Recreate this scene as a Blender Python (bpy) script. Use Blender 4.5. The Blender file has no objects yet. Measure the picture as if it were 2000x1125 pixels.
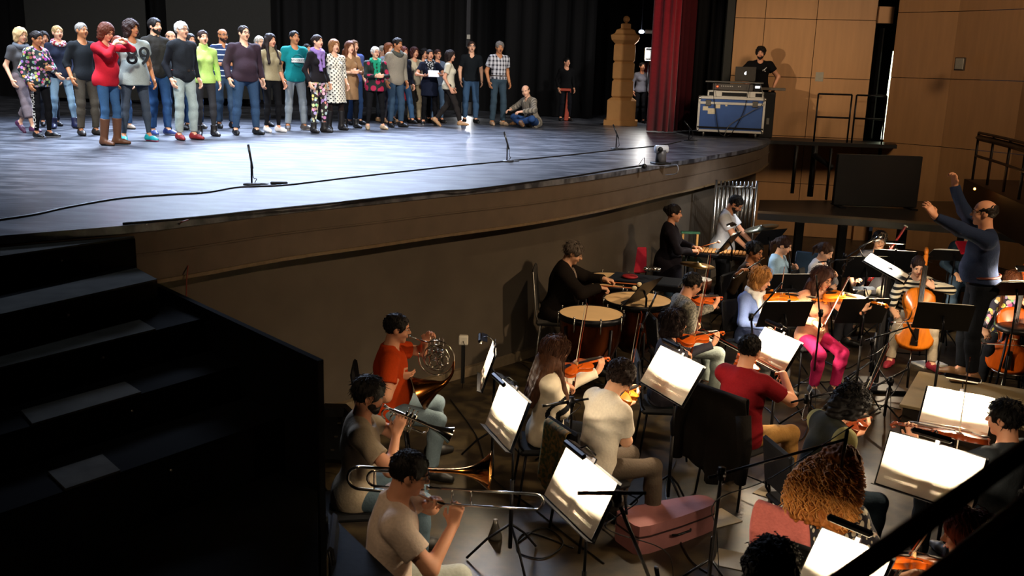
import bpy, math, random
import numpy as np
from mathutils import Vector, Matrix
sc = bpy.context.scene
COL = sc.collection
random.seed(7)
# ------------------------------------------------------------------ camera
PIT, DECK, EYE = 0.0, 2.1, 3.32            # pit floor, stage floor, eye height (m)
FPX, PITCH, ROLL = 1850.0, math.radians(13.1), math.radians(1.8)
cf = Vector((0, math.cos(PITCH), -math.sin(PITCH)))
_r, _u = Vector((1, 0, 0)), Vector((0, math.sin(PITCH), math.cos(PITCH)))
cR = math.cos(ROLL)*_r + math.sin(ROLL)*_u
cU = -math.sin(ROLL)*_r + math.cos(ROLL)*_u
EYEP = Vector((0, 0, EYE))
cam = bpy.data.objects.new('camera', bpy.data.cameras.new('camera')); COL.objects.link(cam)
cam.data.sensor_width = 36; cam.data.lens = 36*FPX/2000; cam.data.clip_start = .05; cam.data.clip_end = 200
_m = Matrix.Identity(4)
for i in range(3):
    _m[i][0], _m[i][1], _m[i][2], _m[i][3] = cR[i], cU[i], -cf[i], EYEP[i]
cam.matrix_world = _m
sc.camera = cam
cam.data.dof.use_dof = True; cam.data.dof.focus_distance = 10.0; cam.data.dof.aperture_fstop = 4.0
def ray(x, y): return cf*FPX + cR*(x-1000) - cU*(y-562.5)
def G(x, y, z=0.0):
    d = ray(x, y); return EYEP + d*((z-EYE)/d.z)
def AT(x, y, Y):
    d = ray(x, y); return EYEP + d*(Y/d.y)
def DP(x, y, dep):
    return EYEP + ray(x, y)*(dep/FPX)
def PR(p):
    v = Vector(p)-EYEP; d = v.dot(cf)
    return 1000+FPX*v.dot(cR)/d, 562.5-FPX*v.dot(cU)/d
# ------------------------------------------------------------------ view, world
sc.view_settings.view_transform = 'Standard'; sc.view_settings.look = 'None'
sc.view_settings.gamma = 1; sc.view_settings.use_curve_mapping = False
sc.view_settings.exposure = 0.85
w = bpy.data.worlds.new('world'); sc.world = w; w.use_nodes = True
w.node_tree.nodes['Background'].inputs[0].default_value = (.55, .6, .8, 1)
w.node_tree.nodes['Background'].inputs[1].default_value = .010
try:
    sc.cycles.use_denoising = True; sc.cycles.max_bounces = 6; sc.cycles.sample_clamp_indirect = 4
    sc.cycles.caustics_reflective = False; sc.cycles.caustics_refractive = False
except Exception: pass
# ------------------------------------------------------------------ lights
def light(name, kind, loc, to, power, col, size=.5, angle=60, blend=.6, sy=None, spread=180):
    d = bpy.data.lights.new(name, kind); d.energy = power; d.color = col
    if kind == 'AREA':
        d.size = size
        d.spread = math.radians(spread)
        if sy: d.shape = 'RECTANGLE'; d.size_y = sy
    else:
        d.shadow_soft_size = size
        if kind == 'SPOT': d.spot_size = math.radians(angle); d.spot_blend = blend
    o = bpy.data.objects.new(name, d); COL.objects.link(o)
    o.location = loc
    o.rotation_euler = (Vector(to)-Vector(loc)).to_track_quat('-Z', 'Y').to_euler()
    return o
COOL, WARM, NEUT = (.86, .92, 1), (1, .72, .42), (1, .93, .84)
# front lights of the stage, hung over the auditorium
light('front_spot', 'SPOT', (-2.5, 3.5, 9.5), (-5.0, 15.5, 2.6), 3700, (1, .95, .90), .25, 62, .8)
light('front_spot', 'SPOT', (5.5, 5.5, 9.5), (-2.2, 18.5, 2.8), 3900, (1, .95, .90), .25, 48, .8)
# back and top lights of the stage: cool sheen on the floor
light('top_light', 'AREA', (-5, 21.5, 9.5), (-4, 15.5, 2.1), 640, (.62, .74, 1), 7.0, sy=1.5, spread=58)
light('top_light', 'AREA', (-7.5, 13, 10), (-5.5, 14, 2.1), 230, (.70, .82, 1), 3.5, spread=60)
light('stair_fill', 'SPOT', (-4.6, 6.5, 9.5), (-2.85, 5.9, 1.5), 130, (.8, .9, 1), .05, 22, .8)  # unseen cool spot, added to light the stair treads
# lamp that throws the shadow of the technician on the wood wall
light('side_spot', 'SPOT', (-4.6, 11.4, 4.5), (5.1, 20.0, 3.5), 1300, (1, .82, .62), .07, 17, 1.)
light('wall_fill', 'AREA', (8.5, 9, 8.5), (5.6, 20, 3.2), 50, (1, .74, .5), 2.5, spread=70)  # unseen area light, added to lift the dim wood wall
# unseen warm spots, added to brighten the pit and its players
light('pit_fill', 'SPOT', (7.2, 5.0, 6.2), (1.0, 9.8, .9), 1050, (1, .71, .43), .15, 62, .9)
light('pit_fill', 'SPOT', (-3.2, 1.0, 6.0), (-.5, 5.6, 1.0), 190, (1, .72, .46), .3, 36, 1.)
light('pit_fill', 'SPOT', (3.2, 5.5, 9.0), (1.7, 10.3, .8), 650, (1, .74, .48), .2, 32, 1.)
# ------------------------------------------------------------------ materials
def hx(s):
    s = s.lstrip('#'); v = [int(s[i:i+2], 16)/255 for i in (0, 2, 4)]
    return tuple((c/12.92 if c <= .04045 else ((c+.055)/1.055)**2.4) for c in v)+(1,)
_mats = {}
def mat(col, rough=.8, metal=0., var=.12, scale=25., bump=.15, spec=.3, emit=0., pat=None, col2=None, ps=1., stretch=None, sheen=0., trans=0., name='surface', key=None):
    k = (col, rough, metal, var, scale, bump, spec, emit, pat, col2, ps, stretch, sheen, trans)
    if k in _mats: return _mats[k]
    m = bpy.data.materials.new(name); m.use_nodes = True; nt = m.node_tree; N = nt.nodes; L = nt.links
    b = N['Principled BSDF']
    b.inputs['Roughness'].default_value = rough; b.inputs['Metallic'].default_value = metal
    b.inputs['Specular IOR Level'].default_value = spec
    if sheen: b.inputs['Sheen Weight'].default_value = sheen
    if trans: b.inputs['Transmission Weight'].default_value = trans
    tc = N.new('ShaderNodeTexCoord'); mp = N.new('ShaderNodeMapping'); L.new(tc.outputs['Object'], mp.inputs[0])
    if stretch: mp.inputs['Scale'].default_value = stretch
    no = N.new('ShaderNodeTexNoise'); no.inputs['Scale'].default_value = scale; no.inputs['Detail'].default_value = 5
    L.new(mp.outputs[0], no.inputs[0])
    def mix(f, a, c, blend='MIX'):
        x = N.new('ShaderNodeMix'); x.data_type = 'RGBA'; x.blend_type = blend
        for s_, v in ((x.inputs[0], f), (x.inputs[6], a), (x.inputs[7], c)):
            if hasattr(v, 'is_linked'): L.new(v, s_)
            else: s_.default_value = v
        return x.outputs[2]
    def math_(op, a, c=0.):
        x = N.new('ShaderNodeMath'); x.operation = op
        for s_, v in ((x.inputs[0], a), (x.inputs[1], c)):
            if hasattr(v, 'is_linked'): L.new(v, s_)
            else: s_.default_value = v
        return x.outputs[0]
    c1 = hx(col); base = c1
    sep = N.new('ShaderNodeSeparateXYZ'); L.new(tc.outputs['Object'], sep.inputs[0])
    if pat:
        c2 = hx(col2); f = None
        if pat == 'hstripe': f = math_('GREATER_THAN', math_('SINE', math_('MULTIPLY', sep.outputs[2], 6.283/ps)), .0)
        elif pat == 'thin': f = math_('GREATER_THAN', math_('SINE', math_('MULTIPLY', sep.outputs[2], 6.283/ps)), .8)
        elif pat == 'vstripe': f = math_('GREATER_THAN', math_('SINE', math_('MULTIPLY', sep.outputs[0], 6.283/ps)), .2)
        elif pat == 'plaid':
            a = math_('SINE', math_('MULTIPLY', sep.outputs[0], 6.283/ps)); c = math_('SINE', math_('MULTIPLY', sep.outputs[2], 6.283/ps*.8))
            f = math_('ADD', math_('MULTIPLY', math_('GREATER_THAN', a, .1), .6), math_('MULTIPLY', math_('GREATER_THAN', c, .3), .4))
        elif pat == 'dots':
            a = math_('SINE', math_('MULTIPLY', sep.outputs[0], 6.283/ps)); c = math_('SINE', math_('MULTIPLY', sep.outputs[2], 6.283/ps))
            f = math_('GREATER_THAN', math_('MULTIPLY', a, c), .45)
        elif pat in ('blotch', 'floral'):
            n2 = N.new('ShaderNodeTexVoronoi'); n2.inputs['Scale'].default_value = 1/ps; L.new(tc.outputs['Object'], n2.inputs[0])
            if pat == 'floral':
                base = mix(math_('LESS_THAN', n2.outputs['Distance'], .5), c1, mix(.55, c2, n2.outputs['Color'])); f = None
            else: f = math_('LESS_THAN', n2.outputs['Distance'], .38)
        elif pat == 'knit':
            w1 = N.new('ShaderNodeTexVoronoi'); w1.inputs['Scale'].default_value = 1/ps; L.new(mp.outputs[0], w1.inputs[0])
            f = math_('GREATER_THAN', w1.outputs['Distance'], .42)
        elif pat == 'noise':
            n2 = N.new('ShaderNodeTexNoise'); n2.inputs['Scale'].default_value = 1/ps; n2.inputs['Detail'].default_value = 8; L.new(mp.outputs[0], n2.inputs[0])
            r_ = N.new('ShaderNodeMapRange'); L.new(n2.outputs[0], r_.inputs[0]); r_.inputs[1].default_value = .42; r_.inputs[2].default_value = .62; f = r_.outputs[0]
        if f is not None: base = mix(f, c1, c2)
    if var:
        dark = tuple(1-var*1.6 for _ in range(3))+(1,); lite = (1+var, 1+var, 1+var, 1)
        ramp = mix(no.outputs[0], dark, lite)
        base = mix(1.0, base, ramp, 'MULTIPLY')
    if hasattr(base, 'is_linked'): L.new(base, b.inputs['Base Color'])
    else: b.inputs['Base Color'].default_value = base
    if emit:
        b.inputs['Emission Color'].default_value = c1; b.inputs['Emission Strength'].default_value = emit
    if bump:
        bu = N.new('ShaderNodeBump'); bu.inputs['Strength'].default_value = bump; bu.inputs['Distance'].default_value = .01
        L.new(no.outputs[0], bu.inputs['Height']); L.new(bu.outputs[0], b.inputs['Normal'])
    _mats[k] = m
    return m
BLACK = mat('#0d0d0e', .5, bump=.05, name='black paint')
BLKMET = mat('#16161a', .35, .6, bump=.02, name='black metal')
CHROME = mat('#c8c8c4', .22, 1., var=.04, bump=0, name='chrome')
STEEL = mat('#8a8780', .38, .9, var=.08, bump=0, name='grey steel')
BRASS = mat('#c88a4a', .14, 1., var=.05, bump=0, name='brass')
SILVER = mat('#cfc6b4', .12, 1., var=.04, bump=0, name='silver plate')
PAPER = mat('#f4efe2', .8, var=.02, bump=.02, name='paper')
VARN = mat('#c0520f', .25, var=.3, scale=8, bump=.03, spec=.6, stretch=(6, 1, 1), name='varnished spruce')
VARN2 = mat('#e07a1a', .25, var=.25, scale=8, bump=.03, spec=.6, stretch=(6, 1, 1), name='light varnish')
VARN3 = mat('#7a3010', .25, var=.3, scale=8, bump=.03, spec=.6, stretch=(6, 1, 1), name='dark varnish')
EBONY = mat('#120c0a', .3, bump=.02, name='ebony')
STRING = mat('#b0aca0', .3, .9, var=0, bump=0, name='string wire')
# ------------------------------------------------------------------ mesh helpers
class MB:
    def __init__(s): s.v = []; s.f = []; s.mi = []; s.cur = 0; s.sm = []
    def add(s, vs, fs, M=None, smooth=False):
        n = len(s.v)
        s.v += [tuple(M @ Vector(p)) if M is not None else tuple(p) for p in vs]
        s.f += [tuple(i+n for i in f) for f in fs]; s.mi += [s.cur]*len(fs); s.sm += [smooth]*len(fs)
        return s
    def box(s, c, d, M=None, bev=0.):
        x, y, z = d[0]/2, d[1]/2, d[2]/2; b = min(bev, x*.9, y*.9, z*.9)
        T = Matrix.Translation(c)
        if M is not None: T = M @ T
        if b <= 0:
            vs = [(sx*x, sy*y, sz*z) for sx in (-1, 1) for sy in (-1, 1) for sz in (-1, 1)]
            return s.add(vs, [(0, 1, 3, 2), (4, 6, 7, 5), (0, 4, 5, 1), (2, 3, 7, 6), (0, 2, 6, 4), (1, 5, 7, 3)], T)
        vs = []; idx = {}
        for sx in (-1, 1):
            for sy in (-1, 1):
                for sz in (-1, 1):
                    for a in range(3):
                        q = [sx*(x-b), sy*(y-b), sz*(z-b)]; q[a] = (sx*x, sy*y, sz*z)[a]
                        idx[(sx, sy, sz, a)] = len(vs); vs.append(q)
        fs = []
        for a in range(3):
            o = [i for i in range(3) if i != a]
            for sg in (-1, 1):
                q = []
                for t in ((-1, -1), (1, -1), (1, 1), (-1, 1)):
                    k = [0, 0, 0]; k[a] = sg; k[o[0]], k[o[1]] = t; q.append(idx[(*k, a)])
                fs.append(tuple(q if (sg > 0) == (a != 1) else q[::-1]))
            # edges parallel to axis a
            for t in ((-1, -1), (1, -1), (1, 1), (-1, 1)):
                k0 = [0, 0, 0]; k0[a] = -1; k0[o[0]], k0[o[1]] = t; k1 = list(k0); k1[a] = 1
                q = (idx[(*k0, o[0])], idx[(*k1, o[0])], idx[(*k1, o[1])], idx[(*k0, o[1])])
                fs.append(q)
        for sx in (-1, 1):
            for sy in (-1, 1):
                for sz in (-1, 1): fs.append(tuple(idx[(sx, sy, sz, a)] for a in range(3)))
        return s.add(vs, fs, T)
    def tube(s, pts, r, n=8, M=None, closed=False, cap=True):
        P = [Vector(p) for p in pts]; m = len(P); R = r if isinstance(r, (list, tuple)) else [r]*m
        vs = []; up = None
        for i, p in enumerate(P):
            t = (P[(i+1) % m]-P[i-1]) if closed else (P[min(i+1, m-1)]-P[max(i-1, 0)])
            if t.length < 1e-9: t = Vector((0, 0, 1))
            t.normalize()
            if up is None:
                up = Vector((0, 0, 1)) if abs(t.z) < .9 else Vector((1, 0, 0))
            a = up - t*up.dot(t)
            if a.length < 1e-6: a = t.orthogonal()
            a.normalize(); up = a; b = t.cross(a)
            for k in range(n):
                an = 2*math.pi*k/n; vs.append(p+(a*math.cos(an)+b*math.sin(an))*R[i])
        fs = []
        for i in range(m if closed else m-1):
            j = (i+1) % m
            for k in range(n): fs.append((i*n+k, i*n+(k+1) % n, j*n+(k+1) % n, j*n+k))
        if cap and not closed: fs += [tuple(range(n))[::-1], tuple(range((m-1)*n, m*n))]
        return s.add(vs, fs, M, True)
    def lathe(s, prof, n=24, M=None, cap=False):
        vs = [(r*math.cos(2*math.pi*k/n), r*math.sin(2*math.pi*k/n), z) for r, z in prof for k in range(n)]
        fs = [(i*n+k, i*n+(k+1) % n, (i+1)*n+(k+1) % n, (i+1)*n+k) for i in range(len(prof)-1) for k in range(n)]
        if cap: fs += [tuple(range(n))[::-1], tuple(range((len(prof)-1)*n, len(prof)*n))]
        return s.add(vs, fs, M, True)
    def prism(s, out, z0, z1, M=None):
        n = len(out); vs = [(x, y, z0) for x, y in out]+[(x, y, z1) for x, y in out]
        return s.add(vs, [tuple(range(n))[::-1], tuple(range(n, 2*n))]+[(i, (i+1) % n, n+(i+1) % n, n+i) for i in range(n)], M)
    def ball(s, c, r, n=10, M=None):
        rr = r if isinstance(r, (tuple, list)) else (r, r, r); vs = []; fs = []
        m = n//2+1
        for i in range(m+1):
            th = math.pi*i/m
            for k in range(n):
                a = 2*math.pi*k/n
                vs.append((c[0]+rr[0]*math.sin(th)*math.cos(a), c[1]+rr[1]*math.sin(th)*math.sin(a), c[2]+rr[2]*math.cos(th)))
        for i in range(m):
            for k in range(n): fs.append((i*n+k, (i+1)*n+k, (i+1)*n+(k+1) % n, i*n+(k+1) % n))
        return s.add(vs, fs, M, True)
    def build(s, name, m, parent=None):
        me = bpy.data.meshes.new(name); me.from_pydata(s.v, [], s.f)
        for x in (m if isinstance(m, (list, tuple)) else [m]): me.materials.append(x)
        me.polygons.foreach_set('use_smooth', s.sm)
        me.polygons.foreach_set('material_index', s.mi)
        me.update()
        o = bpy.data.objects.new(name, me); COL.objects.link(o)
        if parent is not None: o.parent = parent
        return o
def tag(o, label=None, cat=None, group=None, kind=None):
    if label: o['label'] = label
    if cat: o['category'] = cat
    if group: o['group'] = group
    if kind: o['kind'] = kind
    return o
def thing(name, label, cat, M=None, group=None):
    o = bpy.data.objects.new(name, None); COL.objects.link(o); o.empty_display_size = .1
    if M is not None: o.matrix_world = M if isinstance(M, Matrix) else Matrix.Translation(M)
    return tag(o, label, cat, group)
def copy_tree(o, parent=None):
    c = o.copy(); COL.objects.link(c)
    if parent is not None: c.parent = parent
    for ch in list(o.children): copy_tree(ch, c)
    return c
def frame(o, y, z):
    y = Vector(y).normalized(); z = Vector(z); z = (z-y*z.dot(y)).normalized(); x = y.cross(z)
    m = Matrix.Identity(4)
    for i in range(3): m[i][0], m[i][1], m[i][2], m[i][3] = x[i], y[i], z[i], Vector(o)[i]
    return m
def RZ(a): return Matrix.Rotation(a, 4, 'Z')
def TR(x, y=None, z=None): return Matrix.Translation(x if y is None else (x, y, z))
def posed(p, face): return TR(p) @ RZ(-math.radians(face))
def bez(pts, n=8):
    """Catmull-Rom through pts"""
    P = [Vector(p) for p in pts]; Q = [P[0]*2-P[1]]+P+[P[-1]*2-P[-2]]; out = []
    for i in range(1, len(Q)-2):
        for k in range(n):
            t = k/n; a, b, c, d = Q[i-1], Q[i], Q[i+1], Q[i+2]
            out.append(.5*((2*b)+(c-a)*t+(2*a-5*b+4*c-d)*t*t+(-a+3*b-3*c+d)*t*t*t))
    out.append(P[-1]); return out
def text_mesh(body, size, M, m, parent, name='lettering', ext=.001):
    cu = bpy.data.curves.new('lettering', 'FONT'); cu.body = body; cu.size = size; cu.extrude = ext
    cu.align_x = 'CENTER'; cu.align_y = 'CENTER'; cu.resolution_u = 3
    t = bpy.data.objects.new('lettering', cu); COL.objects.link(t)
    me = bpy.data.meshes.new_from_object(t); bpy.data.objects.remove(t)
    o = bpy.data.objects.new(name, me); COL.objects.link(o); me.materials.clear(); me.materials.append(m)
    me.transform(M)
    if parent is not None: o.parent = parent
    return o
# ------------------------------------------------------------------ smooth surfaces from blended shapes
def A3(v): return np.array([v[0], v[1], v[2]], dtype=np.float32)
class SDF:
    def __init__(s, disp=None, amp=0.): s.p = []; s.disp = disp; s.amp = amp
    def cone(s, a, b, ra, rb, k=.02, op=0, flat=False):
        s.p.append(('c', A3(a), A3(b), ra, rb, k, op, flat)); return s
    def ell(s, c, r, M=None, k=.02, op=0):
        if M is not None:
            R = np.array(M.to_3x3().normalized(), dtype=np.float32); c = M @ Vector(c)
        else: R = np.eye(3, dtype=np.float32)
        s.p.append(('e', A3(c), R, np.array(r, dtype=np.float32), None, k, op, False)); return s
    def plane(s, n, o):      # keeps the side the normal points away from
        n = Vector(n).normalized(); s.p.append(('p', A3(n), float(n.dot(Vector(o))), 0, 0, .004, 2, False)); return s
    @staticmethod
    def ev(q, P):
        if q[0] == 'c':
            a, b = q[1], q[2]; ab = b-a; L2 = float(ab @ ab)+1e-12; pa = P-a
            t0 = (pa @ ab)/L2; t = np.clip(t0, 0, 1)
            d = np.linalg.norm(pa-t[:, None]*ab, axis=1)-(q[3]+(q[4]-q[3])*t)
            if q[7]: d = np.maximum(d, (t0-1)*math.sqrt(L2))
            return d
        if q[0] == 'e':
            l = (P-q[1]) @ q[2]; r = q[3]; k0 = np.linalg.norm(l/r, axis=1); k1 = np.linalg.norm(l/(r*r), axis=1)+1e-9
            return k0*(k0-1)/k1
        return P @ q[1]-q[2]
    @staticmethod
    def comb(d, e, k, op):
        if op == 0:
            h = np.maximum(k-np.abs(d-e), 0)/k; return np.minimum(d, e)-h*h*k*.25
        if op == 1: e = -e
        h = np.maximum(k-np.abs(d-e), 0)/k; return np.maximum(d, e)+h*h*k*.25
    def mesh(s, name, h, m, parent=None):
        lo = np.full(3, 1e9); hi = -lo
        for q in s.p:
            if q[6] or q[0] == 'p': continue
            if q[0] == 'c': pts = [(q[1], max(q[3], .001)), (q[2], max(q[4], .001))]
            else: pts = [(q[1], float(max(q[3])))]
            for c, r in pts: lo = np.minimum(lo, c-r); hi = np.maximum(hi, c+r)
        H = 4*h; lo = lo-H*1.5-s.amp; n = np.ceil((hi+H+s.amp-lo)/H).astype(int)
        g = np.stack(np.meshgrid(*[np.arange(k) for k in n], indexing='ij'), -1).reshape(-1, 3)
        P = (lo+(g+.5)*H).astype(np.float32)
        d = np.full(len(P), 1e3, np.float32); ds = []
        for q in s.p:
            e = s.ev(q, P); ds.append(e); d = s.comb(d, e, q[5], q[6])
        hd = 3.47*h
        keep = np.abs(d) < hd*1.5+s.amp*1.5
        g = g[keep]; dk = d[keep]; nb = len(g)
        off = np.stack(np.meshgrid(*[np.arange(5)]*3, indexing='ij'), -1).reshape(-1, 3)
        PP = (lo+((g[:, None, :]*4+off[None])*h)).astype(np.float32)
        D = np.full((nb, 125), 1e3, np.float32)
        for q, e in zip(s.p, ds):
            e = e[keep]
            if q[0] == 'p': rel = np.ones(nb, bool)
            elif q[6] == 0: rel = e < dk+2.2*hd+q[5]+.01
            else: rel = -e > dk-2.2*hd-q[5]-.01
            if not rel.any(): continue
            E_ = s.ev(q, PP[rel].reshape(-1, 3)).reshape(-1, 125)
            D[rel] = s.comb(D[rel], E_, q[5], q[6])
        if s.disp is not None: D = D+s.disp(PP.reshape(-1, 3)).reshape(nb, 125)
        V = D.reshape(nb, 5, 5, 5)
        co = [(i, j, k) for i in (0, 1) for j in (0, 1) for k in (0, 1)]
        cnt = sum((V[:, i:i+4, j:j+4, k:k+4] < 0).astype(np.int8) for i, j, k in co)
        act = (cnt > 0) & (cnt < 8); b, i, j, k = np.nonzero(act)
        cv = np.stack([V[b, i+x, j+y, k+z] for x, y, z in co], 1)
        acc = np.zeros((len(b), 3), np.float32); num = np.zeros(len(b), np.float32)
        for p_ in range(8):
            for ax in range(3):
                if co[p_][ax]: continue
                c2 = list(co[p_]); c2[ax] = 1; r_ = co.index(tuple(c2))
                v0, v1 = cv[:, p_], cv[:, r_]; x = (v0 < 0) != (v1 < 0)
                t = np.where(x, v0/np.where(x, v0-v1, 1), 0)
                q_ = np.array(co[p_], np.float32)[None].repeat(len(b), 0); q_[:, ax] = t
                acc += q_*x[:, None]; num += x
        cell = g[b]*4+np.stack([i, j, k], 1)
        verts = lo+(cell+acc/np.maximum(num, 1)[:, None])*h
        B = 4096; key = (cell[:, 0].astype(np.int64)*B+cell[:, 1])*B+cell[:, 2]
        order = np.argsort(key); sk = key[order]; quads = []
        st = [B*B, B, 1]
        for ax in range(3):
            e1 = cv[:, co.index(tuple(1 if a == ax else 0 for a in range(3)))]
            x = (cv[:, 0] < 0) != (e1 < 0); kk = key[x]; flip = (cv[x, 0] < 0)
            o1, o2 = [a for a in range(3) if a != ax]
            ids = []
            ok = np.ones(len(kk), bool)
            for da, db in ((0, 0), (1, 0), (1, 1), (0, 1)):
                t = kk-da*st[o1]-db*st[o2]; pos = np.clip(np.searchsorted(sk, t), 0, len(sk)-1)
                ok &= sk[pos] == t; ids.append(order[pos])
            Q = np.stack(ids, 1)[ok]; f = flip[ok]
            if ax == 1: f = ~f
            Q[~f] = Q[~f][:, ::-1]; quads.append(Q)
        Q = np.concatenate(quads) if quads else np.zeros((0, 4), int)
        me = bpy.data.meshes.new(name)
        me.vertices.add(len(verts)); me.vertices.foreach_set('co', verts.astype(np.float32).ravel())
        me.loops.add(Q.size); me.loops.foreach_set('vertex_index', Q.astype(np.int32).ravel())
        me.polygons.add(len(Q)); me.polygons.foreach_set('loop_start', np.arange(0, Q.size, 4, dtype=np.int32))
        me.polygons.foreach_set('use_smooth', np.ones(len(Q), bool))
        for x in (m if isinstance(m, (list, tuple)) else [m]): me.materials.append(x)
        if isinstance(m, (list, tuple)) and len(m) > 1 and getattr(s, 'pick', None):
            cc = verts[Q].mean(1); me.polygons.foreach_set('material_index', s.pick(cc).astype(np.int32))
        me.update(calc_edges=True)
        o = bpy.data.objects.new(name, me); COL.objects.link(o)
        if parent is not None: o.parent = parent
        return o
def folds(seed, amp=.004, f=22., dirz=1.):
    rs = np.random.RandomState(seed); K = [(rs.randn(3)*np.array([1, 1, dirz])*f, rs.rand()*6.28, rs.randn(3)*f*.5, rs.rand()*6) for _ in range(4)]
    def d(P):
        o = np.zeros(len(P), np.float32)
        for k, ph, k2, p2 in K: o += np.sin(P @ k.astype(np.float32)+ph+1.6*np.sin(P @ k2.astype(np.float32)+p2))
        return o*(amp/4)
    return d
def ik(a, c, l1, l2, hint):
    a, c, hint = Vector(a), Vector(c), Vector(hint); v = c-a; L = v.length; mx = (l1+l2)*.999
    if L > mx: c = a+v*(mx/L); v = c-a; L = mx
    x = (l1*l1-l2*l2+L*L)/(2*L); hh = math.sqrt(max(l1*l1-x*x, 0)); u = v/L
    n = hint-u*hint.dot(u)
    if n.length < 1e-5: n = u.orthogonal()
    return a+u*x+n.normalized()*hh, c
def V(*a): return Vector(a)
def hand(S, w, d, n, side, curl=.5, fr=1., thumb=.0, spread=1.):
    d = Vector(d).normalized(); n = Vector(n); n = (n-d*n.dot(d)).normalized()
    t = d.cross(n)*side
    for i, (o, L, kn) in enumerate(((.028, .074, .086), (.010, .083, .090), (-.009, .077, .087), (-.026, .060, .080))):
        K = w+d*kn+t*o*1.05
        S.cone(w+t*o*.62+d*.012, K, .0145, .0125, .014)
        ang = 0.; p = K; r = .0088*fr
        for j, (fl, cb) in enumerate(((.46, .8), (.31, 1.15), (.23, .75))):
            ang += curl*cb*(1+.08*i)
            q = p+(d*math.cos(ang)+n*math.sin(ang)+t*(.06*(1.5-i))*spread).normalized()*L*fl
            S.cone(p, q, r, r*.92, .006); r *= .93; p = q
    b = w+d*.022+t*.024
    p1 = b+(d*.55+t*(.75-thumb*.4)+n*(.3+thumb*.5)).normalized()*.042
    p2 = p1+(d*.9+t*(.1-thumb*.3)+n*(.35+thumb*.4)).normalized()*.03
    S.cone(b, p1, .015, .0105*fr, .012); S.cone(p1, p2, .0105*fr, .0085*fr, .006)
def hairnoise(kind, seed):
    if kind == 'curly': return folds(seed, .016, 85.), .016
    if kind == 'wavy': return folds(seed, .007, 60., .3), .007
    return folds(seed, .009, 110., .5), .009
def zone(f):
    """colour zones of a garment, by place on the torso (x to the wearer's right, y front, z up)"""
    def g(T, F_):
        inv = np.array(T.inverted(), dtype=np.float32); return lambda c: f(c @ inv[:3, :3].T+inv[:3, 3], c, F_).astype(int)
    return g
SKIN = dict(light='#e0ab8a', mid='#cf9372', tan='#b5784f', pale='#ecc4ab')
def garment(c, **k):
    k.setdefault('rough', .9); k.setdefault('bump', .25); k.setdefault('scale', 60); k.setdefault('var', .14); k.setdefault('spec', .12)
    return mat(c, name='cloth', **k)
LEATHER = dict(rough=.45, bump=.08, spec=.4)
class Fig: pass
NP = [0]
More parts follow.
